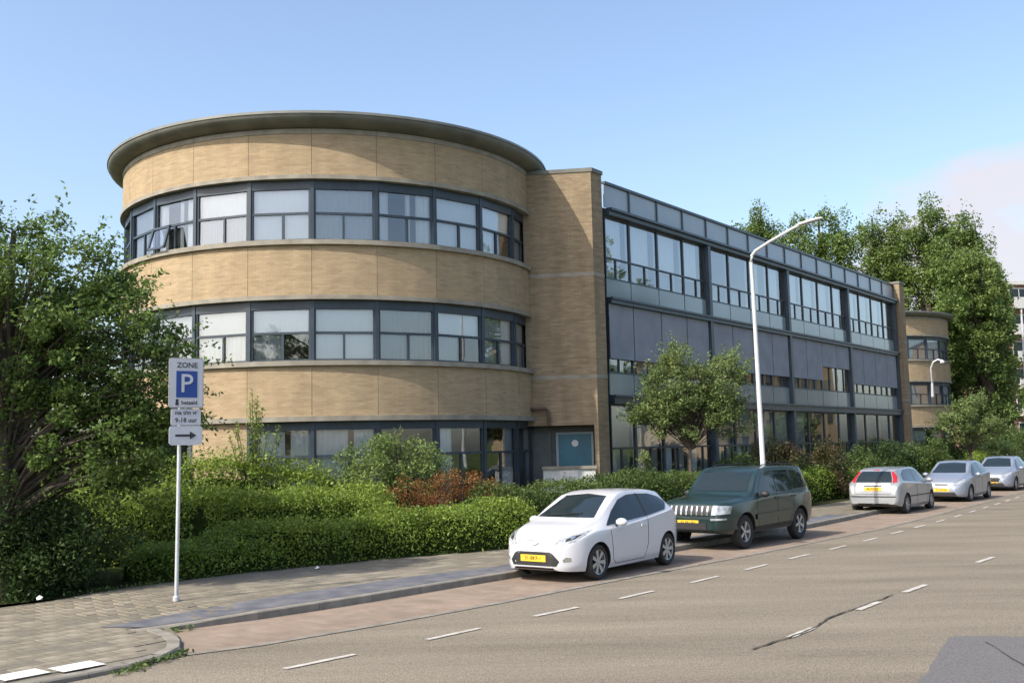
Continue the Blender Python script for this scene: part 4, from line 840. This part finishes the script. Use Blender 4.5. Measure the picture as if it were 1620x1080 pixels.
# poplars behind
pop = [(24.6, 97, 26.3, 2.4, 'poplar with twin tips showing above the glass wing left of the lamp head'), (29.6, 95, 25.0, 3.3, 'poplar just right of the street lamp head'), (34.0, 93, 24.2, 3.3, 'tall poplar rising behind the end of the glass wing'),
       (37.9, 91, 24.2, 2.9, 'tallest poplar with a pointed tip above the far drum'), (40.3, 89, 22.6, 2.3, 'broad poplar right of the tallest one'), (41.2, 86, 18.2, 1.5, 'lower dark poplar at the right end of the row'), (31.5, 99, 19, 3.2, 'shaded poplar filling the middle of the row')]
for (x, y, h, r, lab) in pop:
    e = [(x, y, h * .60, r, r, h * .28), (x - r * .55, y, h * .80, r * .6, r * .6, h * .15), (x + r * .5, y, h * .82, r * .55, r * .6, h * .13), (x + r * .05, y, h * .88, r * .4, r * .4, h * .11), (x, y, h * .35, r * 1.05, r, h * .22)]
    tree('poplar', lab, 'tree', (x, y, 0), e, 240, .82, 200, .23, 'lf_poplar', .32, h * .95, 'poplars behind the building', trunk_h=3, asp=.75, squash=1.2, limbs=.6)
tree('poplar', 'dense leafy poplar standing right beside the far drum', 'tree', (38.6, 82, 0), [(38.2, 82, 10, 2.6, 2.4, 7.5), (39.3, 83, 7, 1.5, 1.5, 5.5), (36.5, 81, 14, 1.8, 1.8, 4), (38.6, 82, 3.2, 2.4, 2.2, 2.6)], 380, .7, 140, .23, 'lf_poplar', .3, 17, 'poplars behind the building', trunk_h=2, asp=.7)
# trees across the street (seen mirrored in the glass)
for k, (x, y, h) in enumerate(((33, 44, 16), (41, 50, 15), (26, 34.5, 10))):
    tree('street_tree', ('slender', 'tall', 'short')[k] + ' street tree on the far side of the road, seen mirrored in the glass wing', 'tree', (x, y, 0), [(x, y, h * .6, 2.2, 2.2, h * .32), (x, y, h * .8, 1.3, 1.3, h * .2)], 70, .7, 60, .4, 'lf_poplar', .2, h * .9, 'street trees across the road', trunk_h=3, limbs=.5)

# ------------------------------------------------------------------ cars
def pchip(xs, ys, x):
    xs = np.array(xs, float); ys = np.array(ys, float); h = np.diff(xs); d = np.diff(ys) / h; m = np.zeros(len(xs)); m[0] = d[0]; m[-1] = d[-1]
    for i in range(1, len(xs) - 1):
        if d[i - 1] * d[i] > 0: w1 = 2 * h[i] + h[i - 1]; w2 = h[i] + 2 * h[i - 1]; m[i] = (w1 + w2) / (w1 / d[i - 1] + w2 / d[i])
    i = np.clip(np.searchsorted(xs, x) - 1, 0, len(h) - 1); t = (x - xs[i]) / h[i]
    return (2 * t**3 - 3 * t**2 + 1) * ys[i] + (t**3 - 2 * t**2 + t) * h[i] * m[i] + (-2 * t**3 + 3 * t**2) * ys[i + 1] + (t**3 - t**2) * h[i] * m[i + 1]
def crom(P, n):
    P = np.array(P, float); Q = np.concatenate([[2 * P[0] - P[1]], P, [2 * P[-1] - P[-2]]]); out = []
    for i in range(1, len(Q) - 2):
        for k in range(n):
            t = k / n; a, b, c, d = Q[i - 1], Q[i], Q[i + 1], Q[i + 2]
            out.append(b + .5 * .8 * t * (c - a) + t * t * (-.8 * (c - a) - .4 * (d - b) + 3 * (c - b)) + t**3 * (.4 * (c - a) + .4 * (d - b) - 2 * (c - b)))
    out.append(P[-1]); return np.array(out)
def prof(p, x): return float(pchip([q[0] for q in p], [q[1] for q in p], x))
class Car:
    def __init__(s, name, label, cfg, loc, rz):
        s.c = cfg; s.root = thing(name, label, 'car', (0, 0, 0)); s.body()
        s.loc = loc; s.rz = rz
    def body(s):
        c = s.c; x0 = c['top'][0][0]; x1 = c['top'][-1][0]; xs = list(np.concatenate([np.linspace(x0, x0 + .12, 5)[:-1], np.linspace(x0 + .12, x1 - .12, 56), np.linspace(x1 - .12, x1, 5)[1:]]))
        rings = []
        for x in xs:
            zt, zb_, wm, wr, z0 = [prof(c[k], x) for k in ('top', 'belt', 'wid', 'wroof', 'bot')]
            zb_ = min(zb_, zt - .03); k2z = max(zb_ + .005, zt - c.get('rr', .05)); wr = min(wr, wm * .97)
            f = c.get('flare', 0) * (math.exp(-((x - c['wb'] / 2) / .42) ** 2) + math.exp(-((x + c['wb'] / 2) / .42) ** 2))
            zm = z0 + (zb_ - z0) * .55
            key = [(0, zt), (wr * .55, zt - .006), (wr * .93, zt - .022), (wr + .02, k2z - .012), (wm * .962, zb_ + .004), (wm * .992, zb_ - .05), (wm + f, zm), (wm * .985 + f * .9, z0 + (zm - z0) * .35), (wm * .93, z0), ]
            q = crom(key, 4); rings.append([(x, y, z) for y, z in q] + [(x, 0, z0 - .0)])
        mb = MB(); nr = len(rings[0]); n = len(xs)
        for sgn in (1, -1):
            for i in range(n - 1):
                for j in range(nr - 1):
                    q = [rings[i][j], rings[i + 1][j], rings[i + 1][j + 1], rings[i][j + 1]]; q = [(a, b * sgn, d) for a, b, d in q]
                    mb.face(q if sgn > 0 else q[::-1])
        for i, fl in ((0, False), (n - 1, True)):
            r_ = rings[i]; loop = [(a, b, d) for a, b, d in r_] + [(a, -b, d) for a, b, d in r_[-2:0:-1]]
            mb.face(loop if fl else loop[::-1])
        o = mb.build('body', [c['paint'], 'black'], s.root, local=True, weld=True); o.name = 'body'
        bm = bmesh.new(); bm.from_mesh(o.data); s.bvh = BVHTree.FromBMesh(bm); bm.free()
        cut = MB(); ra = c['wr'] + c.get('gap', .045)
        for xw in (c['wb'] / 2, -c['wb'] / 2):
            for sg in (1, -1):
                ya, yb = c['track'] - .28, 1.2
                pr = [(0.001, ya * 1.0), (ra, ya), (ra, yb), (.001, yb)]; mm = MB()
                base = len(cut.v); nn = 28
                for (y) in (ya, yb):
                    for k in range(nn): t = 2 * math.pi * k / nn; cut.v.append((xw + ra * math.cos(t), sg * y, c['wr'] + ra * math.sin(t)))
                f0 = tuple(base + k for k in range(nn)); f1 = tuple(base + nn + k for k in range(nn))
                cut.f += [f0 if sg > 0 else f0[::-1], f1[::-1] if sg > 0 else f1]; cut.m += [1, 1]; cut.uv += [[(0, 0)] * nn] * 2
                for k in range(nn):
                    a = base + k; b = base + (k + 1) % nn; f = (a, a + nn, b + nn, b); cut.f.append(f if sg > 0 else f[::-1]); cut.m.append(1); cut.uv.append([(0, 0)] * 4)
        co = cut.build('cutter', [c['paint'], 'black']); bm = bmesh.new(); bm.from_mesh(co.data); bmesh.ops.recalc_face_normals(bm, faces=bm.faces); bm.to_mesh(co.data); bm.free()
        md = o.modifiers.new('b', 'BOOLEAN'); md.object = co; md.operation = 'DIFFERENCE'; md.solver = 'EXACT'
        dg = bpy.context.evaluated_depsgraph_get(); me = bpy.data.meshes.new_from_object(o.evaluated_get(dg)); o.modifiers.clear(); o.data = me; bpy.data.objects.remove(co)
        me.polygons.foreach_set('use_smooth', [True] * len(me.polygons)); me.set_sharp_from_angle(angle=R(40)); s.bodyo = o
    def patch(s, name, poly, axis, m, off=.006, parent=None, lab=None, both=False, maxlen=.09, thick=.02):
        """poly in (x,z) for axis 'y' (side), (y,z) for 'x'/'-x' (front/rear), (x,y) for 'z'; cast on the body surface"""
        for sg in ((1, -1) if both else (1,)):
            bm = bmesh.new()
            def mk(p):
                if axis == 'y': return Vector((p[0], 3 * sg, p[1]))
                if axis == 'x': return Vector((5, p[0] * sg, p[1]))
                if axis == '-x': return Vector((-5, p[0] * sg, p[1]))
                return Vector((p[0], p[1] * sg, 4))
            dr = {'y': Vector((0, -sg, 0)), 'x': Vector((-1, 0, 0)), '-x': Vector((1, 0, 0)), 'z': Vector((0, 0, -1))}[axis]
            vs = [bm.verts.new(mk(p)) for p in poly]; bm.faces.new(vs)
            bmesh.ops.triangulate(bm, faces=bm.faces[:])
            for _ in range(6):
                es = [e for e in bm.edges if e.calc_length() > maxlen]
                if not es: break
                bmesh.ops.subdivide_edges(bm, edges=es, cuts=1); bmesh.ops.triangulate(bm, faces=[f for f in bm.faces if len(f.verts) > 3])
            for v in bm.verts:
                h = s.bvh.ray_cast(v.co, dr)
                if h[0] is not None:
                    nrm = h[1] if h[1].dot(-dr) > 0 else -h[1]; v.co = h[0] + (nrm * .5 - dr * .5) * off * 1.4
                else:
                    h = s.bvh.find_nearest(v.co + dr * (1.0 if axis == 'z' else 2.0)); v.co = h[0]
            bmesh.ops.recalc_face_normals(bm, faces=bm.faces[:])
            bm.faces.ensure_lookup_table()
            if sum((f.normal.dot(dr) for f in bm.faces)) > 0: bmesh.ops.reverse_faces(bm, faces=bm.faces[:])
            ret = bmesh.ops.extrude_face_region(bm, geom=bm.faces[:]); nv = [g for g in ret['geom'] if isinstance(g, bmesh.types.BMVert)]
            for v in nv: v.co += dr * thick * 0
            # push the original sheet inwards so the piece has thickness
            old = [v for v in bm.verts if v not in set(nv)]
            for v in old: v.co += dr * thick
            me = bpy.data.meshes.new(name); bm.to_mesh(me); bm.free(); me.materials.append(M[m]); me.polygons.foreach_set('use_smooth', [True] * len(me.polygons)); me.set_sharp_from_angle(angle=R(40))
            o = link(name, me, parent or s.root)
            if lab: o['label'] = lab
        return o
    def strip(s, name, pts, axis, m, w_=.007, both=True, off=.003, parent=None):
        poly = []; P = [Vector(p) for p in pts]
        L_, R_ = [], []
        for i, p in enumerate(P):
            d = (P[min(i + 1, len(P) - 1)] - P[max(i - 1, 0)]).normalized(); n = Vector((-d.y, d.x)) * w_ / 2; L_.append(tuple(p + n)); R_.append(tuple(p - n))
        return s.patch(name, L_ + R_[::-1], axis, m, off=off, both=both, maxlen=.12, thick=.006, parent=parent)
    def wheels(s, spokes=7, rimr=None, steel=False):
        c = s.c; r = c['wr']; rr = rimr or r * .66; w_ = .2
        ty = MB(); ty.lathe([(rr * .9, -w_ / 2 + .03), (rr, -w_ / 2 + .01), (r * .9, -w_ / 2), (r * .985, -w_ / 2 + .025), (r, -w_ / 2 + .06), (r, w_ / 2 - .06), (r * .985, w_ / 2 - .025), (r * .9, w_ / 2), (rr, w_ / 2 - .01), (rr * .9, w_ / 2 - .03)], (0, 0, 0), 32, axis='y')
        # outward side is +y
        ri = MB(); ri.lathe([(rr, w_ / 2 - .012), (rr * .93, w_ / 2 - .02), (rr * .90, w_ / 2 - .07), (rr * .88, -w_ / 2 + .02)], (0, 0, 0), 32, 0, axis='y')
        ri.lathe([(rr * .9, w_ / 2 - .10), (.001, w_ / 2 - .10)], (0, 0, 0), 24, 1, axis='y')
        ri.lathe([(rr * .2, w_ / 2 - .08), (rr * .2, w_ / 2 - .03), (rr * .12, w_ / 2 - .015), (.001, w_ / 2 - .015)], (0, 0, 0), 16, 0, axis='y')
        for k in range(spokes):
            a = 2 * math.pi * k / spokes
            ca_, sa_ = math.cos(a), math.sin(a); hw0, hw1 = rr * .10, rr * (.17 if spokes < 8 else .1)
            def pt(rad, t, y): return (rad * ca_ - t * sa_, y, rad * sa_ + t * ca_)
            q = [pt(rr * .12, -hw0, w_ / 2 - .028), pt(rr * .12, hw0, w_ / 2 - .028), pt(rr * .94, hw1, w_ / 2 - .022), pt(rr * .94, -hw1, w_ / 2 - .022)]
            q2 = [(x, y - .03, z) for x, y, z in q]; ri.face(q[::-1]); ri.face(q2)
            for i in range(4): ri.face([q[i], q[(i + 1) % 4], q2[(i + 1) % 4], q2[i]])
        t0 = ty.build('wheel', 'rubber', s.root, smooth=True, local=True, weld=False); r0 = ri.build('rim', ['rim', 'black'], t0, smooth=True, local=True)
        first = True
        for xw in (c['wb'] / 2, -c['wb'] / 2):
            for sg in (1, -1):
                if first: o = t0; q = r0; first = False
                else: o = t0.copy(); COL.objects.link(o); q = r0.copy(); COL.objects.link(q); q.parent = o
                o.location = (xw, sg * (c['track'] - .1), r); o.rotation_euler = (0, rnd.uniform(0, 6), 0) if sg > 0 else (0, rnd.uniform(0, 6), math.pi)
    def plate(s, x, z, text, rear=False, w_=.52, h=.11):
        sgn = -1 if rear else 1; fr = Fr((x, 0, 0), (0, 1) if not rear else (0, -1), (1, 0) if not rear else (-1, 0))
        p = MB().box(fr, -w_ / 2, w_ / 2, -.02, .012, z - h / 2, z + h / 2).build('number_plate', 'plate', s.root, local=True)
        t = MB(); text_mb(t, text, .092, fr.P(0, .013, z), fr.x, fr.y, bold=.001); t.build('lettering', 'signblack', p, local=True)
    def mirrors(s, x, z, y, m):
        for sg in (1, -1):
            mb = MB(); n, k = 12, 8; rings = []
            for i in range(k + 1):
                th = math.pi * i / k; rings.append([(x + .0 + .07 * math.cos(th) * 1.1, sg * (y + .11 + .115 * math.sin(th) * math.cos(p)), z + .02 + .075 * math.sin(th) * math.sin(p)) for p in [2 * math.pi * j / n for j in range(n)]])
            for a, b in zip(rings[:-1], rings[1:]):
                for j in range(n): mb.face([a[j], a[(j + 1) % n], b[(j + 1) % n], b[j]] if sg > 0 else [b[j], b[(j + 1) % n], a[(j + 1) % n], a[j]])
            o = mb.build('mirror', m, s.root, smooth=True, local=True, weld=True)
            MB().tube([(x - .02, sg * (y - .04), z - .05), (x, sg * (y + .06), z - .02)], .022, 6).build('stalk', 'black', o, local=True)
    def place(s): s.root.location = s.loc; s.root.rotation_euler = (0, 0, s.rz)
def put(front, rear, track):
    """loc and heading from the contact points of the two road-side (left) wheels"""
    f = Vector(front); r = Vector(rear); d = (f - r).normalized(); l = Vector((-d.y, d.x)); mid = (f + r) / 2 - l * track
    return (mid.x, mid.y, .006), math.atan2(d.y, d.x)

# white three door hatchback
cfg = dict(paint='p_white', wb=2.49, wr=.305, track=.835, rr=.06, flare=.012,
    top=[(-1.90, .72), (-1.86, .92), (-1.76, 1.10), (-1.58, 1.30), (-1.36, 1.41), (-.8, 1.475), (-.2, 1.48), (.2, 1.43), (.62, 1.255), (1.08, 1.035), (1.22, .99), (1.55, .92), (1.85, .80), (1.98, .70), (2.05, .56)],
    belt=[(-1.90, .70), (-1.8, .90), (-1.5, 1.06), (-1.0, 1.02), (0, .93), (.9, .865), (1.3, .84), (1.7, .74), (1.95, .60), (2.05, .46)],
    wid=[(-1.90, .60), (-1.84, .70), (-1.6, .80), (-1.2, .845), (0, .855), (1.2, .85), (1.6, .80), (1.85, .68), (1.98, .53), (2.05, .38)],
    wroof=[(-1.90, .46), (-1.7, .52), (-1.3, .55), (0, .575), (.3, .60), (.8, .66), (1.2, .68), (1.6, .62), (1.9, .48), (2.05, .3)],
    bot=[(-1.90, .36), (-1.7, .24), (-1.2, .18), (1.2, .17), (1.75, .19), (1.98, .21), (2.05, .27)])
loc, rz = put((1.40, 17.74), (2.96, 19.82), .835)
c1 = Car('parked_hatchback', 'white three door hatchback parked nearest, its front towards the sign', cfg, loc, rz)
c1.patch('windscreen', [(-.60, 1.04), (.60, 1.04), (.50, 1.24), (.44, 1.385), (0, 1.42), (-.44, 1.385), (-.50, 1.24)], 'x', 'carglass')
c1.patch('side_window', [(.92, .905), (.60, 1.13), (.25, 1.32), (-.10, 1.39), (-.42, 1.395), (-.42, .985)], 'y', 'carglass', both=True)
c1.patch('side_window', [(-.49, .99), (-.49, 1.392), (-.90, 1.375), (-1.25, 1.30), (-1.42, 1.20), (-1.20, 1.065)], 'y', 'carglass', both=True)
c1.patch('rear_window', [(-.5, 1.08), (.5, 1.08), (.44, 1.34), (-.44, 1.34)], '-x', 'carglass')
c1.patch('grille', [(-.50, .37), (-.45, .29), (.45, .29), (.50, .37), (.40, .49), (.33, .525), (-.33, .525), (-.40, .49)], 'x', 'black', off=.005)
c1.patch('headlight', [(.38, .645), (.53, .63), (.70, .69), (.775, .79), (.765, .86), (.63, .81), (.48, .735)], 'x', 'lamp_glass', both=True, maxlen=.05)
c1.patch('headlight_bezel', [(.56, .685), (.68, .73), (.73, .80), (.66, .785), (.56, .735)], 'x', 'black', both=True, off=.011, maxlen=.04, thick=.008)
c1.patch('headlight_lens', [(.645 + .032 * math.cos(a), .752 + .030 * math.sin(a)) for a in [k * math.pi / 5 for k in range(10)]], 'x', 'chrome', both=True, off=.018, maxlen=.03, thick=.008)
c1.patch('fog_light', [(.56, .36), (.66, .37), (.66, .43), (.60, .44), (.55, .40)], 'x', 'chrome', both=True)
c1.strip('trim_bar', [(-.24, .655), (-.1, .662), (.1, .662), (.24, .655)], 'x', 'signgrey', .022, both=False)
c1.patch('badge', [(.085 * math.cos(a), .665 + .036 * math.sin(a)) for a in [k * math.pi / 6 for k in range(12)]], 'x', 'signgrey', off=.016)
c1.patch('lower_valance', [(-.42, .225), (.42, .225), (.40, .262), (-.40, .262)], 'x', 'black')
c1.strip('door_gap', [(.86, .93), (.84, .7), (.80, .32), (.70, .235), (-.32, .235), (-.45, .5), (-.47, .98)], 'y', 'black', .009)
c1.strip('hood_gap', [(-.62, .74), (-.3, .705), (.3, .705), (.62, .74)], 'x', 'black', .007, both=False)
c1.strip('sill_crease', [(.55, .30), (-.5, .38), (-.8, .42)], 'y', 'p_white', .02)
c1.patch('handle', [(-.16, .82), (-.16, .855), (-.34, .86), (-.34, .825)], 'y', 'p_white', off=.03, both=True)
c1.patch('tail_light', [(.60, .80), (.72, .80), (.66, 1.02), (.54, 1.1)], '-x', 'redlens', both=True)
c1.patch('window_pillar', [(-.42, .985), (-.42, 1.40), (-.49, 1.395), (-.49, .99)], 'y', 'black', both=True); c1.mirrors(.66, .93, .84, 'p_white'); c1.plate(2.048, .415, '31-BKF-1'); c1.wheels(7, .215)
c1.patch('wiper', [(-.5, 1.045), (.3, 1.10), (.3, 1.11), (-.5, 1.058)], 'x', 'black', off=.02, thick=.01)
c1.place()

# dark green off-roader
cfg = dict(paint='p_green', wb=2.69, wr=.37, track=.885, rr=.038, flare=.03, gap=.06,
    top=[(-2.18, .95), (-2.14, 1.15), (-2.05, 1.40), (-1.92, 1.64), (-1.75, 1.715), (-.8, 1.75), (.15, 1.73), (.42, 1.66), (.62, 1.50), (.92, 1.22), (1.05, 1.155), (1.6, 1.10), (2.0, 1.06), (2.16, .98), (2.22, .80)],
    belt=[(-2.18, .93), (-2.1, 1.08), (-1.5, 1.14), (0, 1.12), (.8, 1.09), (1.2, 1.06), (2.0, .98), (2.22, .74)],
    wid=[(-2.18, .72), (-2.1, .84), (-1.6, .90), (0, .905), (1.4, .895), (1.9, .85), (2.1, .76), (2.22, .66)],
    wroof=[(-2.18, .64), (-1.9, .68), (-1.5, .70), (0, .72), (.4, .73), (.9, .80), (1.5, .81), (2.0, .74), (2.22, .62)],
    bot=[(-2.18, .45), (-1.9, .38), (-1.2, .33), (1.2, .33), (2.0, .36), (2.22, .42)])
loc, rz = put((5.03, 22.42), (6.80, 24.46), .885)
c2 = Car('parked_suv', 'dark green off-road estate car with slotted grille parked behind the white hatchback', cfg, loc, rz)
c2.patch('windscreen', [(-.70, 1.22), (.70, 1.22), (.62, 1.64), (0, 1.665), (-.62, 1.64)], 'x', 'carglass')
c2.patch('side_window', [(.72, 1.16), (.44, 1.48), (.30, 1.62), (-.16, 1.655), (-.16, 1.17)], 'y', 'carglass', both=True)
c2.patch('side_window', [(-.23, 1.17), (-.23, 1.655), (-.98, 1.64), (-1.08, 1.30), (-1.02, 1.18)], 'y', 'carglass', both=True)
c2.patch('side_window', [(-1.12, 1.20), (-1.10, 1.63), (-1.66, 1.61), (-1.88, 1.22)], 'y', 'carglass', both=True)
c2.patch('grille', [(-.50, .74), (.50, .74), (.52, .96), (-.52, .96)], 'x', 'p_green', off=.006)
for k in range(7):
    y = -.39 + k * .13; c2.patch('grille_slot', [(y - .038, .765), (y + .038, .765), (y + .038, .945), (y - .038, .945)], 'x', 'black', off=.014)
for k in range(8):
    y = -.455 + k * .13; c2.patch('grille_bar', [(y - .020, .76), (y + .020, .76), (y + .020, .95), (y - .020, .95)], 'x', 'chrome', off=.022)
c2.patch('headlight', [(.54, .76), (.84, .79), (.85, .955), (.56, .97)], 'x', 'lamp_glass', both=True, off=.012, maxlen=.05)
c2.patch('bumper', [(-.86, .46), (.86, .46), (.87, .69), (-.87, .69)], 'x', 'p_green', off=.05, thick=.1)
c2.patch('turn_signal', [(.56, .655), (.80, .665), (.80, .70), (.56, .70)], 'x', 'lamp_glass', both=True, off=.062)
c2.patch('air_intake', [(-.45, .46), (.45, .46), (.45, .60), (-.45, .60)], 'x', 'black', off=.06)
c2.strip('side_moulding', [(.88, .66), (-.88, .68)], 'y', 'p_green', .12, off=.022)
c2.strip('sill_cladding', [(.9, .40), (-.9, .42)], 'y', 'black', .08, off=.01)
c2.strip('door_gap', [(.80, 1.14), (.80, .8), (.74, .44), (-.18, .44), (-.19, 1.14)], 'y', 'black', .010)
c2.strip('door_gap', [(-.19, .44), (-.80, .44), (-1.0, .78), (-1.04, 1.16)], 'y', 'black', .010)
for x in (-.08, -.92): c2.patch('handle', [(x, 1.02), (x - .17, 1.025), (x - .17, 1.06), (x, 1.055)], 'y', 'black', off=.025, both=True)
c2.patch('tail_light', [(.70, .95), (.84, .95), (.78, 1.25), (.68, 1.25)], '-x', 'redlens', both=True); c2.patch('rear_window', [(-.6, 1.2), (.6, 1.2), (.55, 1.58), (-.55, 1.58)], '-x', 'carglass')
for sg in (1, -1): MB().tube([(.10, sg * .60, 1.735), (-.1, sg * .60, 1.79), (-1.5, sg * .59, 1.785), (-1.7, sg * .58, 1.72)], .014, 6).build('roof_rail', 'black', c2.root, local=True)
c2.mirrors(.60, 1.13, .88, 'black'); c2.plate(2.285, .60, '33-FN-RV'); c2.wheels(5, .225); c2.place()

# silver hatchback seen from behind
cfg = dict(paint='p_silver', wb=2.62, wr=.305, track=.84, rr=.05, flare=.012,
    top=[(-2.02, .66), (-1.98, .88), (-1.88, 1.02), (-1.66, 1.24), (-1.40, 1.38), (-.8, 1.425), (0, 1.43), (.3, 1.39), (.75, 1.21), (1.2, 1.0), (1.35, .955), (1.75, .88), (2.0, .76), (2.12, .56)],
    belt=[(-2.02, .64), (-1.95, .84), (-1.6, .98), (-.8, .96), (0, .92), (1.0, .87), (1.4, .84), (1.9, .70), (2.12, .48)],
    wid=[(-2.02, .68), (-1.95, .76), (-1.6, .83), (0, .85), (1.3, .845), (1.8, .76), (2.05, .56), (2.12, .42)],
    wroof=[(-2.02, .56), (-1.7, .56), (-1.3, .56), (0, .58), (.4, .61), (1.0, .67), (1.5, .67), (1.9, .5), (2.12, .35)],
    bot=[(-2.02, .32), (-1.8, .25), (-1.2, .18), (1.3, .17), (2.0, .2), (2.12, .26)])
fr_, rr_ = Vector((13.86, 34.0)), Vector((12.26, 31.93)); d = (fr_ - rr_).normalized(); l = Vector((-d.y, d.x)); mid = (fr_ + rr_) / 2 + l * .84
c3 = Car('parked_hatchback', 'silver hatchback seen from behind with red lamps high beside its rear window', cfg, (mid.x, mid.y, .006), math.atan2(d.y, d.x))
c3.patch('rear_window', [(-.56, .98), (.56, .98), (.53, 1.14), (.44, 1.31), (-.44, 1.31), (-.53, 1.14)], '-x', 'carglass')
c3.patch('tail_light', [(.59, .96), (.70, .99), (.64, 1.16), (.52, 1.31), (.475, 1.29), (.56, 1.12)], '-x', 'redlens', both=True, off=.012, maxlen=.05)
c3.patch('windscreen', [(-.6, 1.02), (.6, 1.02), (.46, 1.35), (-.46, 1.35)], 'x', 'carglass')
c3.patch('side_window', [(1.0, .92), (.62, 1.14), (.2, 1.33), (-.28, 1.36), (-.28, .965)], 'y', 'carglass', both=True)
c3.patch('side_window', [(-.35, .97), (-.35, 1.36), (-.9, 1.34), (-1.25, 1.22), (-1.42, 1.04)], 'y', 'carglass', both=True)
c3.strip('bumper_strip', [(-.70, .545), (.70, .545)], '-x', 'black', .03, both=False, off=.008); c3.strip('side_moulding', [(1.0, .52), (-1.0, .53)], 'y', 'black', .035)
c3.strip('tailgate_gap', [(-.60, .93), (-.55, .62), (.55, .62), (.60, .93)], '-x', 'black', .010, both=False)
c3.patch('boot_handle', [(-.28, .865), (.28, .865), (.27, .895), (-.27, .895)], '-x', 'black', off=.02); c3.patch('valance', [(-.55, .28), (.55, .28), (.5, .34), (-.5, .34)], '-x', 'black')
c3.strip('door_gap', [(.92, .90), (.88, .5), (.78, .24), (-.28, .24), (-.31, .96)], 'y', 'black', .009); c3.patch('third_brake_light', [(-.1, 1.335), (.1, 1.335), (.1, 1.355), (-.1, 1.355)], '-x', 'redlens')
c3.mirrors(.78, .95, .83, 'p_silver'); c3.plate(-2.01, .78, '46-PX-LR', rear=True); c3.wheels(8, .2); c3.place()

# silver cars further on, fronts towards us
def family(paint, grill=True):
    return dict(paint=paint, wb=2.55, wr=.30, track=.83, rr=.05, flare=.01,
    top=[(-1.95, .66), (-1.9, .9), (-1.75, 1.10), (-1.5, 1.33), (-1.2, 1.42), (-.4, 1.47), (.1, 1.44), (.4, 1.35), (.85, 1.12), (1.15, 1.0), (1.5, .93), (1.85, .80), (2.0, .68), (2.06, .54)],
    belt=[(-1.95, .64), (-1.85, .86), (-1.5, 1.0), (-.6, .97), (.8, .88), (1.3, .84), (1.8, .70), (2.06, .46)],
    wid=[(-1.95, .64), (-1.85, .74), (-1.5, .83), (0, .85), (1.25, .845), (1.7, .78), (1.95, .62), (2.06, .46)],
    wroof=[(-1.95, .5), (-1.6, .54), (-1.2, .56), (0, .58), (.4, .61), (.9, .66), (1.4, .66), (1.9, .5), (2.06, .36)],
    bot=[(-1.95, .34), (-1.7, .24), (-1.2, .18), (1.3, .17), (1.9, .2), (2.06, .26)])
def silver(label, cfg, loc, rz, plate, dark):
    c = Car('parked_hatchback', label, cfg, loc, rz)
    c.patch('windscreen', [(-.60, 1.03), (.60, 1.03), (.47, 1.37), (0, 1.40), (-.47, 1.37)], 'x', 'carglass')
    c.patch('side_window', [(.86, .92), (.55, 1.14), (.2, 1.34), (-.28, 1.39), (-.28, .965)], 'y', 'carglass', both=True)
    c.patch('side_window', [(-.35, .97), (-.35, 1.39), (-.9, 1.36), (-1.28, 1.22), (-1.38, 1.05)], 'y', 'carglass', both=True)
    c.patch('rear_window', [(-.5, 1.05), (.5, 1.05), (.44, 1.3), (-.44, 1.3)], '-x', 'carglass')
    c.patch('headlight', [(.44, .62), (.60, .62), (.76, .76), (.74, .82), (.52, .72)], 'x', 'lamp_glass', both=True, maxlen=.05)
    if dark: c.patch('grille', [(-.36, .56), (-.28, .40), (.28, .40), (.36, .56), (.25, .60), (-.25, .60)], 'x', 'black')
    else: c.patch('grille', [(-.22, .60), (.22, .60), (.25, .655), (-.25, .655)], 'x', 'black')
    c.patch('air_intake', [(-.5, .26), (.5, .26), (.45, .36), (-.45, .36)], 'x', 'black')
    c.strip('door_gap', [(.82, .90), (.80, .5), (.72, .24), (-.28, .24), (-.31, .96)], 'y', 'black', .009); c.strip('door_gap', [(-.31, .24), (-.8, .24), (-1.05, .6), (-1.2, .98)], 'y', 'black', .009)
    c.patch('handle', [(-.08, .86), (-.24, .865), (-.24, .90), (-.08, .895)], 'y', cfg['paint'], off=.03, both=True)
    c.mirrors(.62, .94, .83, cfg['paint']); c.plate(2.05, .44 if not dark else .34, plate); c.wheels(8, .2); c.place(); return c
loc, rz = put((16.64, 37.24), (18.22, 39.24), .83)
silver('silver hatchback parked just beyond the one seen from behind, its front facing us', family('p_silver2'), loc, rz, '12-TB-GK', False)
loc, rz = put((21.6, 43.95), (23.15, 45.98), .83)
silver('furthest silver car with a dark grille, cut off by the right edge', family('p_silver2'), loc, rz, '58-LN-JT', True)
